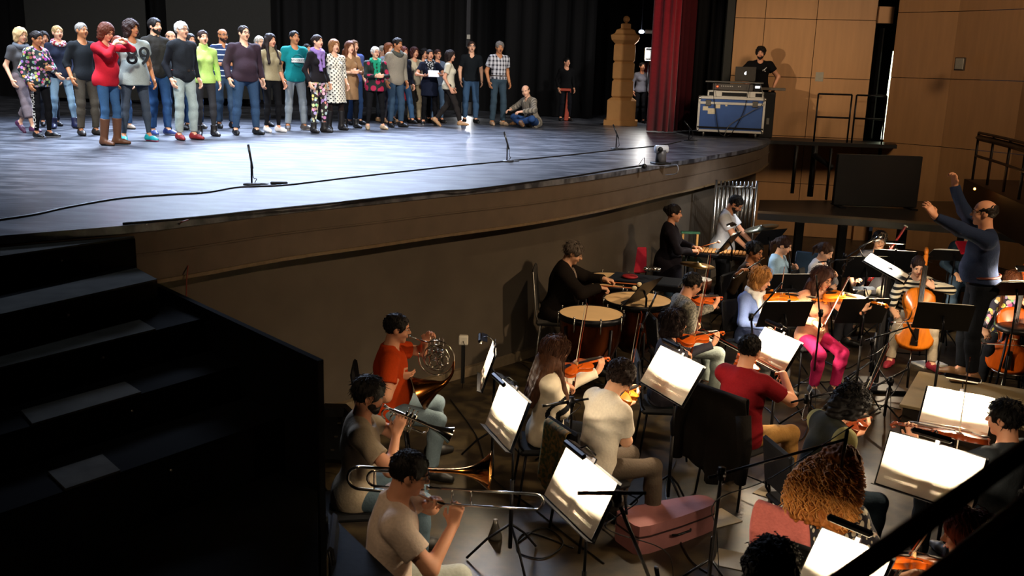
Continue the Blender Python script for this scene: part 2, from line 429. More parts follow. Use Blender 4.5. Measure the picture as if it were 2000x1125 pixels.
def person(label, pos, face, H=1.75, sex='m', w=1., skin='mid', hair=('short', '#1c1410'), top=None, bot=None, shoes=('#1a1818',),
           seat=None, arms=None, legs=None, lean=0., tilt=0., twist=0., head=(0, 0), glasses=None, beard=None, mouth=0, h=.012, scarf=None, vest=None, group=None, belt=None, headpx=None, fr=None, tux=0, extra=0.):
    NP[0] += 1; sd = NP[0]; F_ = Fig(); near = h < .0105
    fr = fr or (1.0 if near else 1.3)
    s = H/1.75
    pz = (seat+.105)/s if seat is not None else .955
    if legs == 'floor': pz = .13
    T = TR(0, 0, pz) @ RZ(-math.radians(twist)) @ Matrix.Rotation(math.radians(tilt), 4, 'Y') @ Matrix.Rotation(-math.radians(lean), 4, 'X')
    hy, hp = head
    Hd = T @ TR(0, .0, .528) @ RZ(-math.radians(hy)) @ Matrix.Rotation(-math.radians(hp), 4, 'X') @ TR(0, .022, .125)
    if headpx:
        hc = RZ(-math.radians(face)) @ (Hd @ V(0, 0, 0)*s)
        g = G(headpx[0], headpx[1], pos[2]+hc.z); pos = V(g.x-hc.x, g.y-hc.y, pos[2])
    root = thing('person', label, 'person', posed(pos, face) @ Matrix.Scale(s, 4), group)
    F_.root, F_.T, F_.Hd, F_.s = root, T, Hd, s; F_.M = root.matrix_world.copy()
    fem = sex == 'f'
    wx = w*(.93 if fem else 1.)
    # ---- skeleton
    sh = {sg: T @ V(sg*.168*wx, -.005, .428) for sg in (1, -1)}
    arms = arms(T, Hd, pz) if callable(arms) else (arms or {}); el = {}; wr = {}; hd_ = {}
    for sg, nm in ((1, 'R'), (-1, 'L')):
        a = arms.get(nm, 'down')
        if a == 'down': a = (T @ V(sg*.235*w, .05, -.06), V(sg*.3, -1, 0), None, V(-sg, 0, 0), .35)
        elif a == 'clasp': a = (V(sg*.045, .25*w, pz+.17), V(sg, -.6, -.5), V(-sg*.75, .5, .1), V(0, -1, 0), .5)
        elif a == 'hip': a = (T @ V(sg*.19*w, .04, .03), V(sg, -.15, 0), V(-sg*.5, .8, -.3), V(-sg, 0, 0), .5)
        elif a == 'front': a = (V(sg*.12, .22*w, pz-.02), V(sg, -.6, 0), None, V(-sg, -.3, 0), .4)
        elif a == 'lap': a = (V(sg*.13, .30, pz+.10), V(sg, -.5, -.3), V(-sg*.3, .9, -.2), V(0, 0, -1), .4)
        e, c = ik(sh[sg], a[0], .285, .262, a[1]); el[sg] = e; wr[sg] = c
        fd = a[2] if a[2] is not None else (c-e).normalized()
        hd_[sg] = (fd, a[3], a[4])
    F_.wr = wr; F_.el = el
    hip = {sg: T @ V(sg*.088*w, 0, -.03) for sg in (1, -1)}
    if legs is None or legs == 'stand': legs = {1: (V(.12*w, 0, 0), 12), -1: (V(-.12*w, .02, 0), -12)}
    if legs == 'sit': legs = {1: (V(.15*w, .40, 0), 8), -1: (V(-.15*w, .42, 0), -8)}
    if legs == 'wide': legs = {1: (V(.24, .36, 0), 25), -1: (V(-.24, .38, 0), -25)}
    if legs == 'sit2': legs = {1: (V(.12, .46, 0), 5), -1: (V(-.13, .30, 0), -5)}
    if legs == 'walk': legs = {1: (V(.09, .30, 0), 0), -1: (V(-.09, -.36, 0), 0, 38)}
    if legs == 'walk2': legs = {-1: (V(-.09, .26, 0), 0), 1: (V(.09, -.36, 0), 0, 38)}
    kn = {}; an = {}; FT = {}
    if legs == 'floor':
        for sg in (1, -1):
            an[sg] = V(-sg*.14, .33+.05*sg, .075); kn[sg] = V(sg*.33, .26, .20)
            FT[sg] = frame(an[sg]-V(0, 0, .03), (-sg*.9, .35, -.1), (0, .3, 1))
    else:
        for sg in (1, -1):
            q = legs[sg]; fy = math.radians(q[1]); fp = math.radians(q[2]) if len(q) > 2 else 0
            R_ = RZ(-fy) @ Matrix.Rotation(-fp, 4, 'X')
            Fm = TR(q[0]+V(0, 0, math.sin(fp)*.17)) @ R_
            a_ = Fm @ V(0, 0, .09)
            hint = V(sg*.15, 1, .9 if seat is not None else .0)
            kn[sg], an[sg] = ik(hip[sg], a_, .425, .415, hint); FT[sg] = TR(an[sg]-(R_ @ V(0, 0, .09))) @ R_
    F_.kn = kn
    # ---- body shapes, reused by the clothes
    def torso(S, o, k=.05, low=True):
        if low:
            S.ell((0, -.012, -.01), (.155*w*(1.04 if fem else 1)+o, .115*w+o, .12+o), T, k)
            S.ell((0, -.05, -.06), (.13*w+o, .085*w+o, .09+o), T, k)
        S.ell((0, 0, .13), ((.128 if fem else .142)*w+o, .098*w+o, .17+o), T, k)
        S.ell((0, .0, .31), (.158*wx+o, .108*w+o, .17+o), T, k)
        if w > 1.08: S.ell((0, .06*w, .12), (.125*w+o, .10*w+o, .13+o), T, k)
        if fem:
            for sg in (1, -1): S.ell((sg*.07, .082*w, .30), (.06+o*.5, .052+o, .06+o*.5), T, .03)
        for sg in (1, -1):
            S.cone(T @ V(sg*.03, -.014, .425), sh[sg], .066+o, .046+o, k*.8); S.cone(T @ V(sg*.02, -.02, .475), T @ V(sg*.12, -.012, .425), .045+o*.6, .05+o*.6, k*.8)
    def arm(S, sg, o, part=2, k=.03, flat=True, m=1.):
        a, e, c = sh[sg], el[sg], wr[sg]; th = (.88 if fem else 1.)*(.5+.5*w)
        if part < 1:
            b = a.lerp(e, part); S.cone(a, b, .053*th+o, (.053-.012*part)*th+o*1.2, k, 0, flat)
        elif part == 1: S.cone(a, e, .053*th+o, .041*th+o, k)
        else:
            fr_ = part-1; S.cone(a, e, .053*th+o, .041*th+o, k)
            b = e.lerp(c, fr_); S.cone(e, b, .041*th+o, (.041-.014*fr_)*th+o, k, 0, flat)
    def leg(S, sg, o, part=2, k=.035, flare=0., flat=True):
        a, e, c = hip[sg], kn[sg], an[sg]
        S.cone(a, e, .082*w+o, .054+o, k)
        fr_ = part-1
        if fr_ > 0:
            u = (c-e); S.cone(e, e+u*min(.35, fr_), .054+o, (.054 if o < .006 else .050)+o+flare*.3, k)
            if fr_ > .4: S.cone(e+u*.3, e+u*fr_, (.054 if o < .006 else .050)+o+flare*.3, .052-.022*fr_+o+flare, .03, 0, flat)
    # ---- body
    S = SDF(); torso(S, -.006)
    S.cone(T @ V(0, -.015, .44), Hd @ V(0, -.02, -.06), .062 if fem else .068, .048 if fem else .058, .03)
    S.ell((0, -.012, .032), (.077, .098, .087), Hd, .03)
    S.ell((0, .022, -.028), (.064, .066, .078), Hd, .02)
    S.cone(Hd @ V(0, .030, -.055), Hd @ V(0, .060, -.092), .046, .022, .02)
    S.ell((0, .070, .028), (.05, .022, .014), Hd, .012)
    S.cone(Hd @ V(0, .086, .012), Hd @ V(0, .106, -.020), .0085, .0125, .010)
    S.cone(Hd @ V(-.012, .094, -.022), Hd @ V(.012, .094, -.022), .0085, .0085, .006)
    for sg in (1, -1):
        S.ell((sg*.038, .060, -.028), (.022, .024, .022), Hd, .02)
        S.ell((sg*.0765, -.008, -.004), (.010, .019, .031), Hd, .008)
        S.ell((sg*.031, .097, .008), (.016, .017, .007), Hd, .007, 1)
    S.ell((0, .086, -.051), (.022, .011, .0095), Hd, .006)
    if mouth: S.ell((0, .095, -.056), (.015, .022, .013*mouth), Hd, .004, 1)
    for sg in (1, -1):
        arm(S, sg, 0, 2, .03, False); leg(S, sg, -.004, 2, .035, 0, False)
        d_, n_, c_ = hd_[sg]; hand(S, wr[sg], d_, n_, sg, c_, fr)
        f = FT[sg]; S.cone(an[sg], f @ V(0, .06, .04), .038, .034, .02); S.cone(f @ V(0, .06, .04), f @ V(0, .16, .025), .034, .022, .02)
    mskin = mat(SKIN.get(skin, skin), .55, var=.08, scale=14, bump=.06, spec=.35, name='skin')
    S.mesh('body', h, mskin, root)
    # ---- face details
    n_ = 10 if near else 6
    for sg in (1, -1):
        m = MB(); m.ball((0, 0, 0), (.0125, .0125, .0075), n_, Hd @ TR(sg*.031, .0742, .009)); m.cur = 1
        m.ball((0, 0, 0), (.0055, .003, .0055), n_, Hd @ TR(sg*.031, .0852, .009)); m.build('eye', [mat('#d8d0c8', .3, var=0, bump=0, name='eye white'), mat('#1c120c', .2, var=0, bump=0, name='iris')], root)
        m = MB(); m.tube([(sg*.014, .092, .027), (sg*.031, .0925, .033), (sg*.048, .078, .026)], [.003, .0042, .002], 5, Hd)
        m.build('eyebrow', mat(hair[1] if hair[1] not in ('#d8d4cc', '#cfcac2') else '#8a847c', .9, name='brow hair'), root)
    m = MB(); mm = mouth or .0
    m.tube([Hd @ V(x*.020, .0925-.010*x*x, -.0515+.004*(1-x*x)+.006*mm) for x in (-1, -.5, 0, .5, 1)], .0042, 5)
    m.tube([Hd @ V(x*.020, .0905-.010*x*x, -.056-.004*(1-x*x)-.009*mm) for x in (-1, -.5, 0, .5, 1)], .0046, 5)
    m.cur = 1
    if mm: m.ball((0, .084, -.056), (.013, .006, .010*mm), 8, Hd)
    m.build('mouth', [mat('#b0584c' if fem else '#a8614f', .5, var=.05, bump=0, name='lips'), mat('#2a0c0a', .6, name='mouth inside')], root)
    # ---- hair
    st, hc_ = hair[0], hair[1]
    if st != 'none':
        nk = {'curly': 'curly', 'bigcurly': 'curly', 'longwavy': 'wavy', 'long': 'wavy', 'shortcurly': 'curly'}.get(st, 'short')
        dn, am = hairnoise(nk, sd); th = {'short': .014, 'crop': .007, 'bob': .024, 'long': .018, 'longwavy': .022, 'curly': .030, 'shortcurly': .024, 'bun': .009, 'bald': .006, 'pony': .01, 'bigcurly': .05, 'recede': .009}[st]
        S = SDF(dn, am); S.ell((0, -.014, .034), (.077+th, .098+th, .087+th), Hd, .01)
        if st in ('bob', 'long', 'longwavy', 'curly', 'bigcurly'):
            for sg in (1, -1):
                e_ = {'bob': -.075, 'curly': -.07}.get(st, -.10)
                S.cone(Hd @ V(sg*(.068+th*.3), -.02, .02), Hd @ V(sg*(.070+th*.4), -.008, e_), .032+th*.4, .026+th*.5, .03)
            S.cone(Hd @ V(0, -.06, 0), Hd @ V(0, -.07, -.09), .07+th*.3, .06+th*.3, .03)
        if st in ('long', 'longwavy', 'bigcurly'):
            L_ = .20 if st != 'bigcurly' else .06
            for x in (-.075, -.025, .025, .075):
                S.cone(Hd @ V(x, -.065, -.07), T @ V(x*1.55, -.155*w, .455-L_), .045+th*.5, .028+th*.6, .03)
            for sg in (1, -1):
                S.cone(Hd @ V(sg*.085, -.01, -.08), T @ V(sg*.115, .135 if st == 'long' else .06, .27), .026+th*.3, .026, .03)
        if st in ('short', 'crop', 'recede', 'bald', 'shortcurly'):
            S.ell((0, .035, -.105), (.12, .080, .095), Hd, .01, 1)
            S.ell((0, -.05, -.165), (.12, .12, .075), Hd, .01, 1)
        if st in ('bun', 'pony'): S.ell((0, .0, -.13), (.12, .09, .09), Hd, .01, 1)
        fz = .064 if st not in ('recede',) else .085
        S.ell((0, .105, -.045), (.070 if st not in ('bob', 'long', 'longwavy') else .064, .088 if st != 'recede' else .105, .045+fz), Hd, .008, 1)
        for sg in (1, -1):
            if st in ('short', 'crop', 'recede', 'bald', 'bun', 'pony'): S.ell((sg*.082, .008, -.012), (.02, .024, .036), Hd, .006, 1)
        if st == 'bald': S.ell((0, .03, .10), (.085, .13, .085), Hd, .02, 1)
        if st == 'bun': S.ell((0, -.115, .045), (.038, .036, .038), Hd, .01)
        if st == 'pony':
            S.cone(Hd @ V(0, -.11, .045), Hd @ V(.01, -.155, -.03), .026, .024, .01); S.cone(Hd @ V(.01, -.155, -.03), Hd @ V(0, -.14, -.14), .024, .010, .01)
        hm = mat(hc_, .65, var=.45, scale=9, bump=.6, spec=.22, stretch=(9, 9, 1.4) if nk != 'curly' else (3, 3, 3), name='hair')
        ho = S.mesh('hair', min(h, .0075) if near else h*.85, hm, root); F_.hair = ho
        if near and st not in ('bigcurly', 'bun', 'pony'): strands(F_, st, hc_, sd, th)
    if beard:
        S = SDF(folds(sd, .003, 120.), .003)
        S.ell((0, .022, -.030), (.068, .070, .082), Hd, .01); S.cone(Hd @ V(0, .030, -.055), Hd @ V(0, .060, -.095), .050, .026, .02)
        S.plane(Hd.to_3x3() @ V(0, -.35, 1), Hd @ V(0, .02, -.030)); S.ell((0, .09, -.051), (.021, .03, .010), Hd, .003, 1)
        S.ell((0, .115, -.02), (.032, .04, .020), Hd, .003, 1); S.ell((0, -.09, -.06), (.1, .07, .12), Hd, .003, 1)
        S.mesh('beard', .006 if near else .009, mat(beard, .8, var=.3, scale=40, bump=.5, name='beard hair'), root)
    if glasses:
        m = MB()
        for sg in (1, -1):
            c = V(sg*.032, .101, .008); m.tube([Hd @ (c+V(math.cos(a)*.021, 0, math.sin(a)*.015)) for a in [i*math.pi/6 for i in range(12)]], .0016 if near else .0024, 5, closed=True)
            m.tube([Hd @ V(sg*.053, .098, .014), Hd @ V(sg*.076, .06, .014), Hd @ V(sg*.080, -.01, .008)], .0015 if near else .0022, 5)
        m.tube([Hd @ V(-.011, .101, .012), Hd @ V(.011, .101, .012)], .0016 if near else .0024, 5)
        m.build('glasses', mat(glasses, .3, .2, name='glasses frame'), root)
    # ---- clothes
    top = top or {}; c = top.get('c', '#404040'); mt = top.get('m') or garment(c)
    bot = bot or {}; mb = bot.get('m') or garment(bot.get('c', '#2a3b55'), **({'bump': .3}))
    kind = bot.get('k', 'jeans'); ob = {'jeans': .010, 'leggings': .001, 'loose': .024, 'skirt': .006}[kind]
    S = SDF(folds(sd+50, .008 if kind != 'leggings' else .003, 20., .7), .008)
    S.ell((0, -.012, -.01), (.157*w+ob, .117*w+ob, .12+ob), T, .05); S.ell((0, -.05, -.06), (.13*w+ob, .087*w+ob, .09+ob), T, .05)
    S.plane(T.to_3x3() @ V(0, 0, 1), T @ V(0, 0, bot.get('rise', .085)))
    if kind == 'skirt':
        hz = bot.get('hem', .45); S.cone((0, 0, pz), (0, .0, hz), .15, bot.get('r', .22), .04, 0, True)
    else:
        for sg in (1, -1): leg(S, sg, ob, 1+bot.get('len', .93), .035, {'loose': .03, 'jeans': .014}.get(kind, 0.))
    mo = S.mesh('skirt' if kind == 'skirt' else 'trousers', h, mb, root)
    if bot.get('under'):
        S = SDF()
        for sg in (1, -1): leg(S, sg, .001, 1.95, .035)
        S.mesh('tights', h, garment(bot['under']), root)
    ot = .014+top.get('o', 0.); sl = top.get('sl', 2); hem = top.get('hem', -.07 if seat is None else -.05)
    S = SDF(folds(sd+9, top.get('f', .009), 15., .6), .009)
    S.ell((0, -.012, -.01), (.160*w+ot, .119*w+ot, .13+ot), T, .05)
    torso(S, ot, .055, False)
    for sg in (1, -1):
        S.ell((sg*.06*w, -.008, -.04), (.102*w+ot, .106*w+ot, .14), T, .05)
        S.ell((sg*.05*w, -.055, -.05), (.085*w+ot, .085*w+ot, .12), T, .05)
    if hem < -.12:
        S.cone(T @ V(0, 0, .0), T @ V(0, 0, hem-.1), .155*w+ot, .17*w+ot+top.get('flare', 0), .05)
    S.plane(T.to_3x3() @ V(0, 0, -1), T @ V(0, 0, hem))
    S.ell((0, .045, .50), (.062, .09, .060+top.get('neck', 0.)), T, .01, 1)
    if sl:
        for sg in (1, -1):
            q = {.5: .5, 1.: .62, 1.5: 1.25, 2: 1.95}.get(sl, sl); arm(S, sg, ot*.75+(.006 if sl < 1.2 else 0), q)
    if top.get('col') == 'turtle': S.cone(T @ V(0, -.012, .46), Hd @ V(0, -.015, -.085), .076, .066, .02, 0, True)
    elif top.get('col') == 'polo':
        S.cone(T @ V(0, -.02, .45), T @ V(0, -.022, .515), .082, .074, .01, 0, True); S.ell((0, .075, .50), (.035, .06, .075), T, .005, 1)
        S.cone(T @ V(0, -.012, .46), T @ V(0, -.010, .56), .062, .058, .004, 1)
    mlist = mt
    if top.get('pick'):
        S.pick = top['pick'](T, F_); mlist = [mt]+top['ms']
    sn = top.get('n', 'shirt'); F_.top = S.mesh(sn, h, mlist, root)
    if vest:
        S = SDF(folds(sd+99, .006, 26.), .008); S.ell((0, -.012, .0), (.162*w+.03, .121*w+.03, .14), T, .05); torso(S, .030, .055, False)
        S.plane(T.to_3x3() @ V(0, 0, -1), T @ V(0, 0, -.10)); S.cone(T @ V(0, -.015, .45), T @ V(0, -.015, .535), .085, .08, .02, 0, True)
        S.cone(T @ V(0, .2, .62), T @ V(0, .2, -.3), .075, .06, .01, 1); S.cone(T @ V(0, -.012, .40), Hd @ V(0, -.01, -.05), .068, .062, .01, 1)
        S.mesh('vest', h, garment(vest, bump=.4), root)
    if belt:
        m = MB(); m.tube([T @ V(math.cos(a)*(.160*w+.014), -.012+math.sin(a)*(.119*w+.014), .075) for a in [i*math.pi/9 for i in range(18)]], .013, 6, closed=True)
        m.cur = 1; m.box((0, .122*w+.014, .075), (.04, .02, .032), T); m.build('belt', [mat(belt, **LEATHER), CHROME], root)
    if scarf:
        S = SDF(folds(sd+31, .012, 40.), .014)
        for i in range(10):
            a, b_ = i*math.pi/5, (i+1)*math.pi/5
            f = lambda a: T @ V(math.cos(a)*.088, .012+math.sin(a)*.085, .492-.030*math.sin(a))
            S.cone(f(a), f(b_), .040, .040, .02)
        if len(scarf) > 1 and scarf[1]:
            Ls = scarf[1]
            for x in (-.045, .05): S.cone(T @ V(x, .105*w, .44), T @ V(x*.6, .145*w, .44-Ls*(1 if x > 0 else .8)), .036, .032, .02, 0, True)
        S.mesh('scarf', h, scarf[0], root)
    # ---- shoes
    sk = shoes[1] if len(shoes) > 1 else 'shoe'
    ms = [mat(shoes[0], .5, var=.12, bump=.1, spec=.4, name='shoe'), mat(shoes[2] if len(shoes) > 2 else '#1a1512', .7, name='sole')]
    for sg in (1, -1):
        f = FT[sg]; S = SDF()
        S.cone(f @ V(0, -.035, .048), f @ V(0, .10, .040), .045, .043, .02); S.cone(f @ V(0, .10, .040), f @ V(0, .175, .030), .043, .030, .02)
        S.cone(f @ V(0, -.02, .05), f @ V(0, -.005, .105), .046, .044, .03, 0, True)
        if sk in ('boot', 'tallboot'):
            e_ = an[sg].lerp(kn[sg], .25 if sk == 'boot' else .72); S.cone(an[sg], e_, .052, .056 if sk == 'boot' else .068, .03, 0, True)
        S.plane(f.to_3x3() @ V(0, 0, -1), f @ V(0, 0, .004))
        inv = np.array(f.inverted(), dtype=np.float32)
        S.pick = (lambda inv: lambda c: ((c @ inv[2, :3]+inv[2, 3]) < .022).astype(int))(inv)
        so = S.mesh('boot' if 'boot' in sk else 'shoe', min(h, .010), ms, root)
        if near or len(shoes) > 3:
            m = MB()
            for i in range(4): m.tube([f @ V(-.022, .05+i*.022, .083-i*.006), f @ V(0, .055+i*.022, .090-i*.006), f @ V(.022, .05+i*.022, .083-i*.006)], .0035, 5)
            m.build('laces', mat(shoes[3] if len(shoes) > 3 else '#2a2a2a', .8, name='laces'), so)
    return F_
def strands(F_, st, col, sd, th):
    rs = random.Random(sd); Hd, T = F_.Hd, F_.T; m = MB(); crown = V(0, -.045, .125); long_ = st in ('long', 'longwavy', 'bob')
    curly = st in ('curly', 'shortcurly')
    N_ = {'curly': 520, 'shortcurly': 420, 'bald': 60, 'long': 460, 'longwavy': 420, 'bob': 380}.get(st, 420)
    for i in range(N_):
        u = V(rs.gauss(0, 1), rs.gauss(0, 1), rs.gauss(.25, 1)).normalized(); p = V(0, -.014, .034)+V(u.x*(.077+th), u.y*(.098+th), u.z*(.087+th))
        if st != 'bald' and p.y > .035 and p.z < .078: continue
        if st == 'bald' and (p.z > .05 or p.y > -.0): continue
        if not long_ and (p.z < -.052 or (p.z < .0 and p.y > -.015)): continue
        out = V(u.x/.08, u.y/.1, u.z/.09).normalized(); g = (p-crown); g = (g-out*g.dot(out))
        if g.length < 1e-3: continue
        g.normalize(); tg = (g+V(rs.gauss(0, .3), rs.gauss(0, .3), rs.gauss(0, .2))).normalized()
        if curly:
            a = out.orthogonal().normalized(); b = out.cross(a); R_ = rs.uniform(.007, .012); L_ = rs.uniform(.02, .045 if st == 'curly' else .02); ph = rs.uniform(0, 6.3)
            q0 = p-out*.008; d = (out*.7+tg*.7+V(0, 0, -.25)).normalized(); pts = [Hd @ (q0+d*L_*k/9+a*math.cos(ph+k*1.05)*R_+b*math.sin(ph+k*1.05)*R_) for k in range(10)]; r_ = .0026
        elif long_:
            L_ = {'bob': .06, 'long': .30, 'longwavy': .32}[st]; a = math.atan2(u.x, -u.y+.15)
            if abs(a) > 2.3: continue
            e1 = Hd @ V(math.sin(a)*.108, -math.cos(a)*.105-.012, -.055)
            e2 = T @ V(math.sin(a)*.135, -.125-.03*math.cos(a) if abs(a) < 1.3 else .11, .50-L_*rs.uniform(.6, 1)) if st != 'bob' else Hd @ V(math.sin(a)*.104, -math.cos(a)*.1-.01, -.115+rs.uniform(0, .02))
            ph = rs.uniform(0, 6.3); w_ = .006 if st == 'longwavy' else .0015
            pts = [q+V(math.sin(ph+k*.8), math.cos(ph+k*.8), 0)*w_ for k, q in enumerate(bez([Hd @ p, Hd @ (p+tg*.05+out*.004), e1, e1.lerp(e2, .5), e2], 3))]; r_ = .0026
        else:
            L_ = rs.uniform(.022, .04)*(1 if st == 'short' else .55); k_ = rs.uniform(.1, .45) if st == 'short' else .12
            pts = [Hd @ (p-out*.003+tg*L_*t+out*(.004+L_*k_*t*t)) for t in (0, .5, 1)]; r_ = .0024
        m.tube(pts, [r_]*(len(pts)-1)+[r_*.3], 3)
    m.build('strands', mat(col, .6, var=.5, scale=18, bump=0, spec=.22, name='hair strands'), F_.hair)
def stand_at(x, feet, top_, z=DECK):
    p = G(x, feet, z); lo_, hi_ = .3, 3.
    for _ in range(30):
        m = (lo_+hi_)/2
        if PR(p+V(0, 0, m))[1] > top_: lo_ = m
        else: hi_ = m
    return p, lo_
# ------------------------------------------------------------------ the setting
def struct(m, name, mt, parent=None):
    o = m.build(name, mt, parent)
    if parent is None: o['kind'] = 'structure'
    return o
def poly_slab(m, pts, z0, z1):
    m.prism([(p[0], p[1]) for p in pts], z0, z1)
STAGEF = mat('#2f323a', .33, var=.3, scale=9, bump=.22, spec=.5, pat='noise', col2='#686b74', ps=.22, stretch=(.55, 1.6, 1), name='worn stage floor')
PITF = mat('#1f1810', .42, var=.35, scale=6, bump=.08, spec=.4, pat='noise', col2='#413623', ps=.22, name='scuffed pit floor')
FASC = mat('#574a3e', .7, var=.2, scale=5, bump=.05, name='brown fascia')
PITW = mat('#4c443a', .8, var=.18, scale=3, bump=.05, name='pit wall paint')
DARK = mat('#08080a', .9, bump=.05, name='black drape')
WOOD = mat('#b08458', .45, var=.14, scale=2.2, bump=.03, spec=.35, stretch=(5, 5, .5), name='beech panel')
edge = [(-12, 3.2), (-8, 4.2), (-5.2, 5.0), (-4.1, 5.75), (-3.49, 6.33), (-2.69, 7.05), (-1.98, 8.02), (-1.3, 8.75), (-.74, 9.38), (-.05, 10.1), (.54, 10.80), (1.23, 11.78), (2.07, 13.15), (2.6, 13.95), (3.11, 14.82), (3.6, 15.6), (3.98, 16.30), (4.4, 17.15), (4.70, 17.95), (4.93, 18.6), (5.03, 19.2)]
edge = [(p.x, p.y) for p in bez([V(a, b, 0) for a, b in edge], 3)]
def off(P, d):
    out = []
    for i, p in enumerate(P):
        a, b = Vector(P[max(i-1, 0)]), Vector(P[min(i+1, len(P)-1)]); t = (b-a).normalized(); out.append((p[0]-t.y*d, p[1]+t.x*d))
    return out
m = MB(); poly_slab(m, edge+[(5.03, 30), (-16, 30), (-16, 3.2)], DECK-.06, DECK); struct(m, 'floor_stage', STAGEF)
m = MB(); o1, o2 = off(edge, .02), off(edge, .12)
def ribbon(m, A, B, z0, z1):
    n = len(A); vs = [(x, y, z) for z in (z0, z1) for L_ in (A, B) for x, y in L_]; fs = []
    for i in range(n-1):
        a, b, c, d = i, n+i, 2*n+i, 3*n+i
        fs += [(a, a+1, c+1, c), (b+1, b, d, d+1), (c, c+1, d+1, d), (a+1, a, b, b+1)]
    fs += [(0, 2*n, 3*n, n), (n-1, 2*n-1, 4*n-1, 3*n-1)]
    m.add(vs, fs, None, False)
ribbon(m, o1, o2, 1.66, DECK-.06); ribbon(m, off(edge, .005), off(edge, .05), 1.86, 1.875); struct(m, 'wall_fascia', FASC)
m = MB(); ribbon(m, off(edge, .0), off(edge, .10), 1.63, 1.66); struct(m, 'trim_1', mat('#6a5943', .4, var=.3, name='fascia lip'))
m = MB(); ribbon(m, off(edge, .22), off(edge, .34), 0, 1.66); struct(m, 'wall_pit', PITW)
m = MB(); ribbon(m, off(edge, .16), off(edge, .22), 0, .10); struct(m, 'baseboard_pit', mat('#6e604c', .6, var=.2, name='concrete skirting'))
m = MB(); m.box((2, 9, -.05), (30, 24, .1)); struct(m, 'floor_pit', PITF)
# wood wall of the hall
WP = [(4.43, 20.35), (5.02, 20.24), (6.02, 20.05), (7.16, 19.85)]
WQ = [(7.44, 19.42), (8.25, 18.55), (9.0, 17.3), (9.5, 15.4), (9.8, 12)]
def panels(m, P, rows, t=.05):
    for a, b in zip(P[:-1], P[1:]):
        a, b = Vector((*a, 0)), Vector((*b, 0)); y = (b-a).normalized(); L_ = (b-a).length; n = y.cross(V(0, 0, 1))
        for z0, z1 in rows:
            M = frame((a+b)/2+V(0, 0, (z0+z1)/2), y, (0, 0, 1)); m.box((t/2, 0, 0), (t, L_-.012, z1-z0-.012), M)
ROWS = [(0, 1.12), (1.12, 2.1), (2.1, 3.30), (3.30, 4.46), (4.46, 6.4), (6.4, 9)]
m = MB(); panels(m, WP, ROWS); struct(m, 'wall_right', WOOD)
m = MB(); panels(m, WQ, [(0, 2.08), (2.08, 3.36), (3.36, 4.6), (4.6, 6.4), (6.4, 9)]); struct(m, 'wall_side', WOOD)
m = MB(); m.box((7.3, 19.75, 4.57), (.30, .08, .32)); m.box((7.3, 19.75, 1.0), (.32, .08, 2.0)); m.box((7.3, 19.75, 7.2), (.3, .08, 3.5)); struct(m, 'trim_2', WOOD)
m = MB(); m.box((7.6, 22.6, 4.2), (5.5, .1, 8.4)); m.box((9.3, 21.2, 4), (.1, 3, 8)); struct(m, 'wall_corridor', DARK)
m = MB(); panels(m, [(4.43, 20.62), (7.2, 20.1)], [(0, 9)], .04); struct(m, 'wall_backing', DARK)
door = thing('door_1', None, None, V(7.34, 19.8, 2.1)); door['kind'] = 'structure'
m = MB(); m.box((-.02, .25, 1.12), (.03, .50, 2.2), RZ(.25)); m.build('door_leaf', BLACK, door)
m = MB(); a, b = AT(1722, 272, 19.75)-V(7.34, 19.8, 2.1), AT(1745, 100, 19.75)-V(7.34, 19.8, 2.1)
m.add([a+V(-.012, 0, 0), a+V(.05, 0, 0), b+V(.012, 0, 0), b+V(-.004, 0, .0), a+V(-.012, .02, 0), a+V(.05, .02, 0), b+V(.012, .02, 0), b+V(-.004, .02, 0)], [(0, 1, 2, 3), (7, 6, 5, 4), (0, 4, 5, 1), (2, 6, 7, 3), (1, 5, 6, 2), (0, 3, 7, 4)])
tag(m.build('lit_gap', mat('#f2ffd8', .5, emit=3., var=0, bump=0, name='light behind the door'), door), 'bright strip of light at the edge of the door')
for k, (px, py, Yv) in enumerate(((1600, 150, 20.0), (1875, 125, 17.95))):
    p = AT(px, py, Yv); t = thing('wall_light', ['square frosted glass light on the wood wall beside the railing', 'square frosted glass light high on the dim side wall'][k], 'wall light', TR(p) @ RZ([-.19, -1.0][k]))
    m = MB(); m.box((0, 0, 0), (.20, .04, .235), bev=.005); m.build('frame', mat('#4a4036', .5, .5, name='light frame'), t)
    m = MB(); m.box((0, -.012, 0), (.17, .04, .20), bev=.01); m.build('diffuser', mat('#9a9484', .3, name='frosted glass'), t)
# stage back
m = MB(); xs = np.linspace(-16, 6, 260); vs = []; fs = []
for i, x in enumerate(xs):
    y = 27.2+.16*math.sin(i*1.05)+.08*math.sin(i*.37); vs += [(x, y, 2.1), (x, y, 12)]
for i in range(len(xs)-1): fs.append((2*i, 2*i+2, 2*i+3, 2*i+1))
m.add(vs, fs, None, True); o = m.build('backdrop_curtain', mat('#0c0c0e', .95, bump=.1, name='black velour')); tag(o, 'black pleated velour curtain across the back of the stage', 'curtain')
for k, (xa, xb, lab) in enumerate(((62, 293, 'dark grey hanging panel at the far left behind the singers'), (333, 533, 'dark grey hanging panel behind the man in the plum sweater'))):
    a, b = AT(xa, 187, 25.), AT(xb, 190, 25.); m = MB(); m.box(((a.x+b.x)/2, 25., (a.z+9)/2), (b.x-a.x, .04, 9-a.z)); m.box(((a.x+b.x)/2, 25., a.z), (b.x-a.x, .07, .05))
    tag(m.build('stage_flat', mat('#282826', .9, var=.1, name='grey gauze')), lab, 'panel')
m = MB(); p = AT(915, 40, 25.5); m.box((p.x, 25.5, 6.4), (.10, .05, 5.2)); q = AT(915, 72, 25.4)
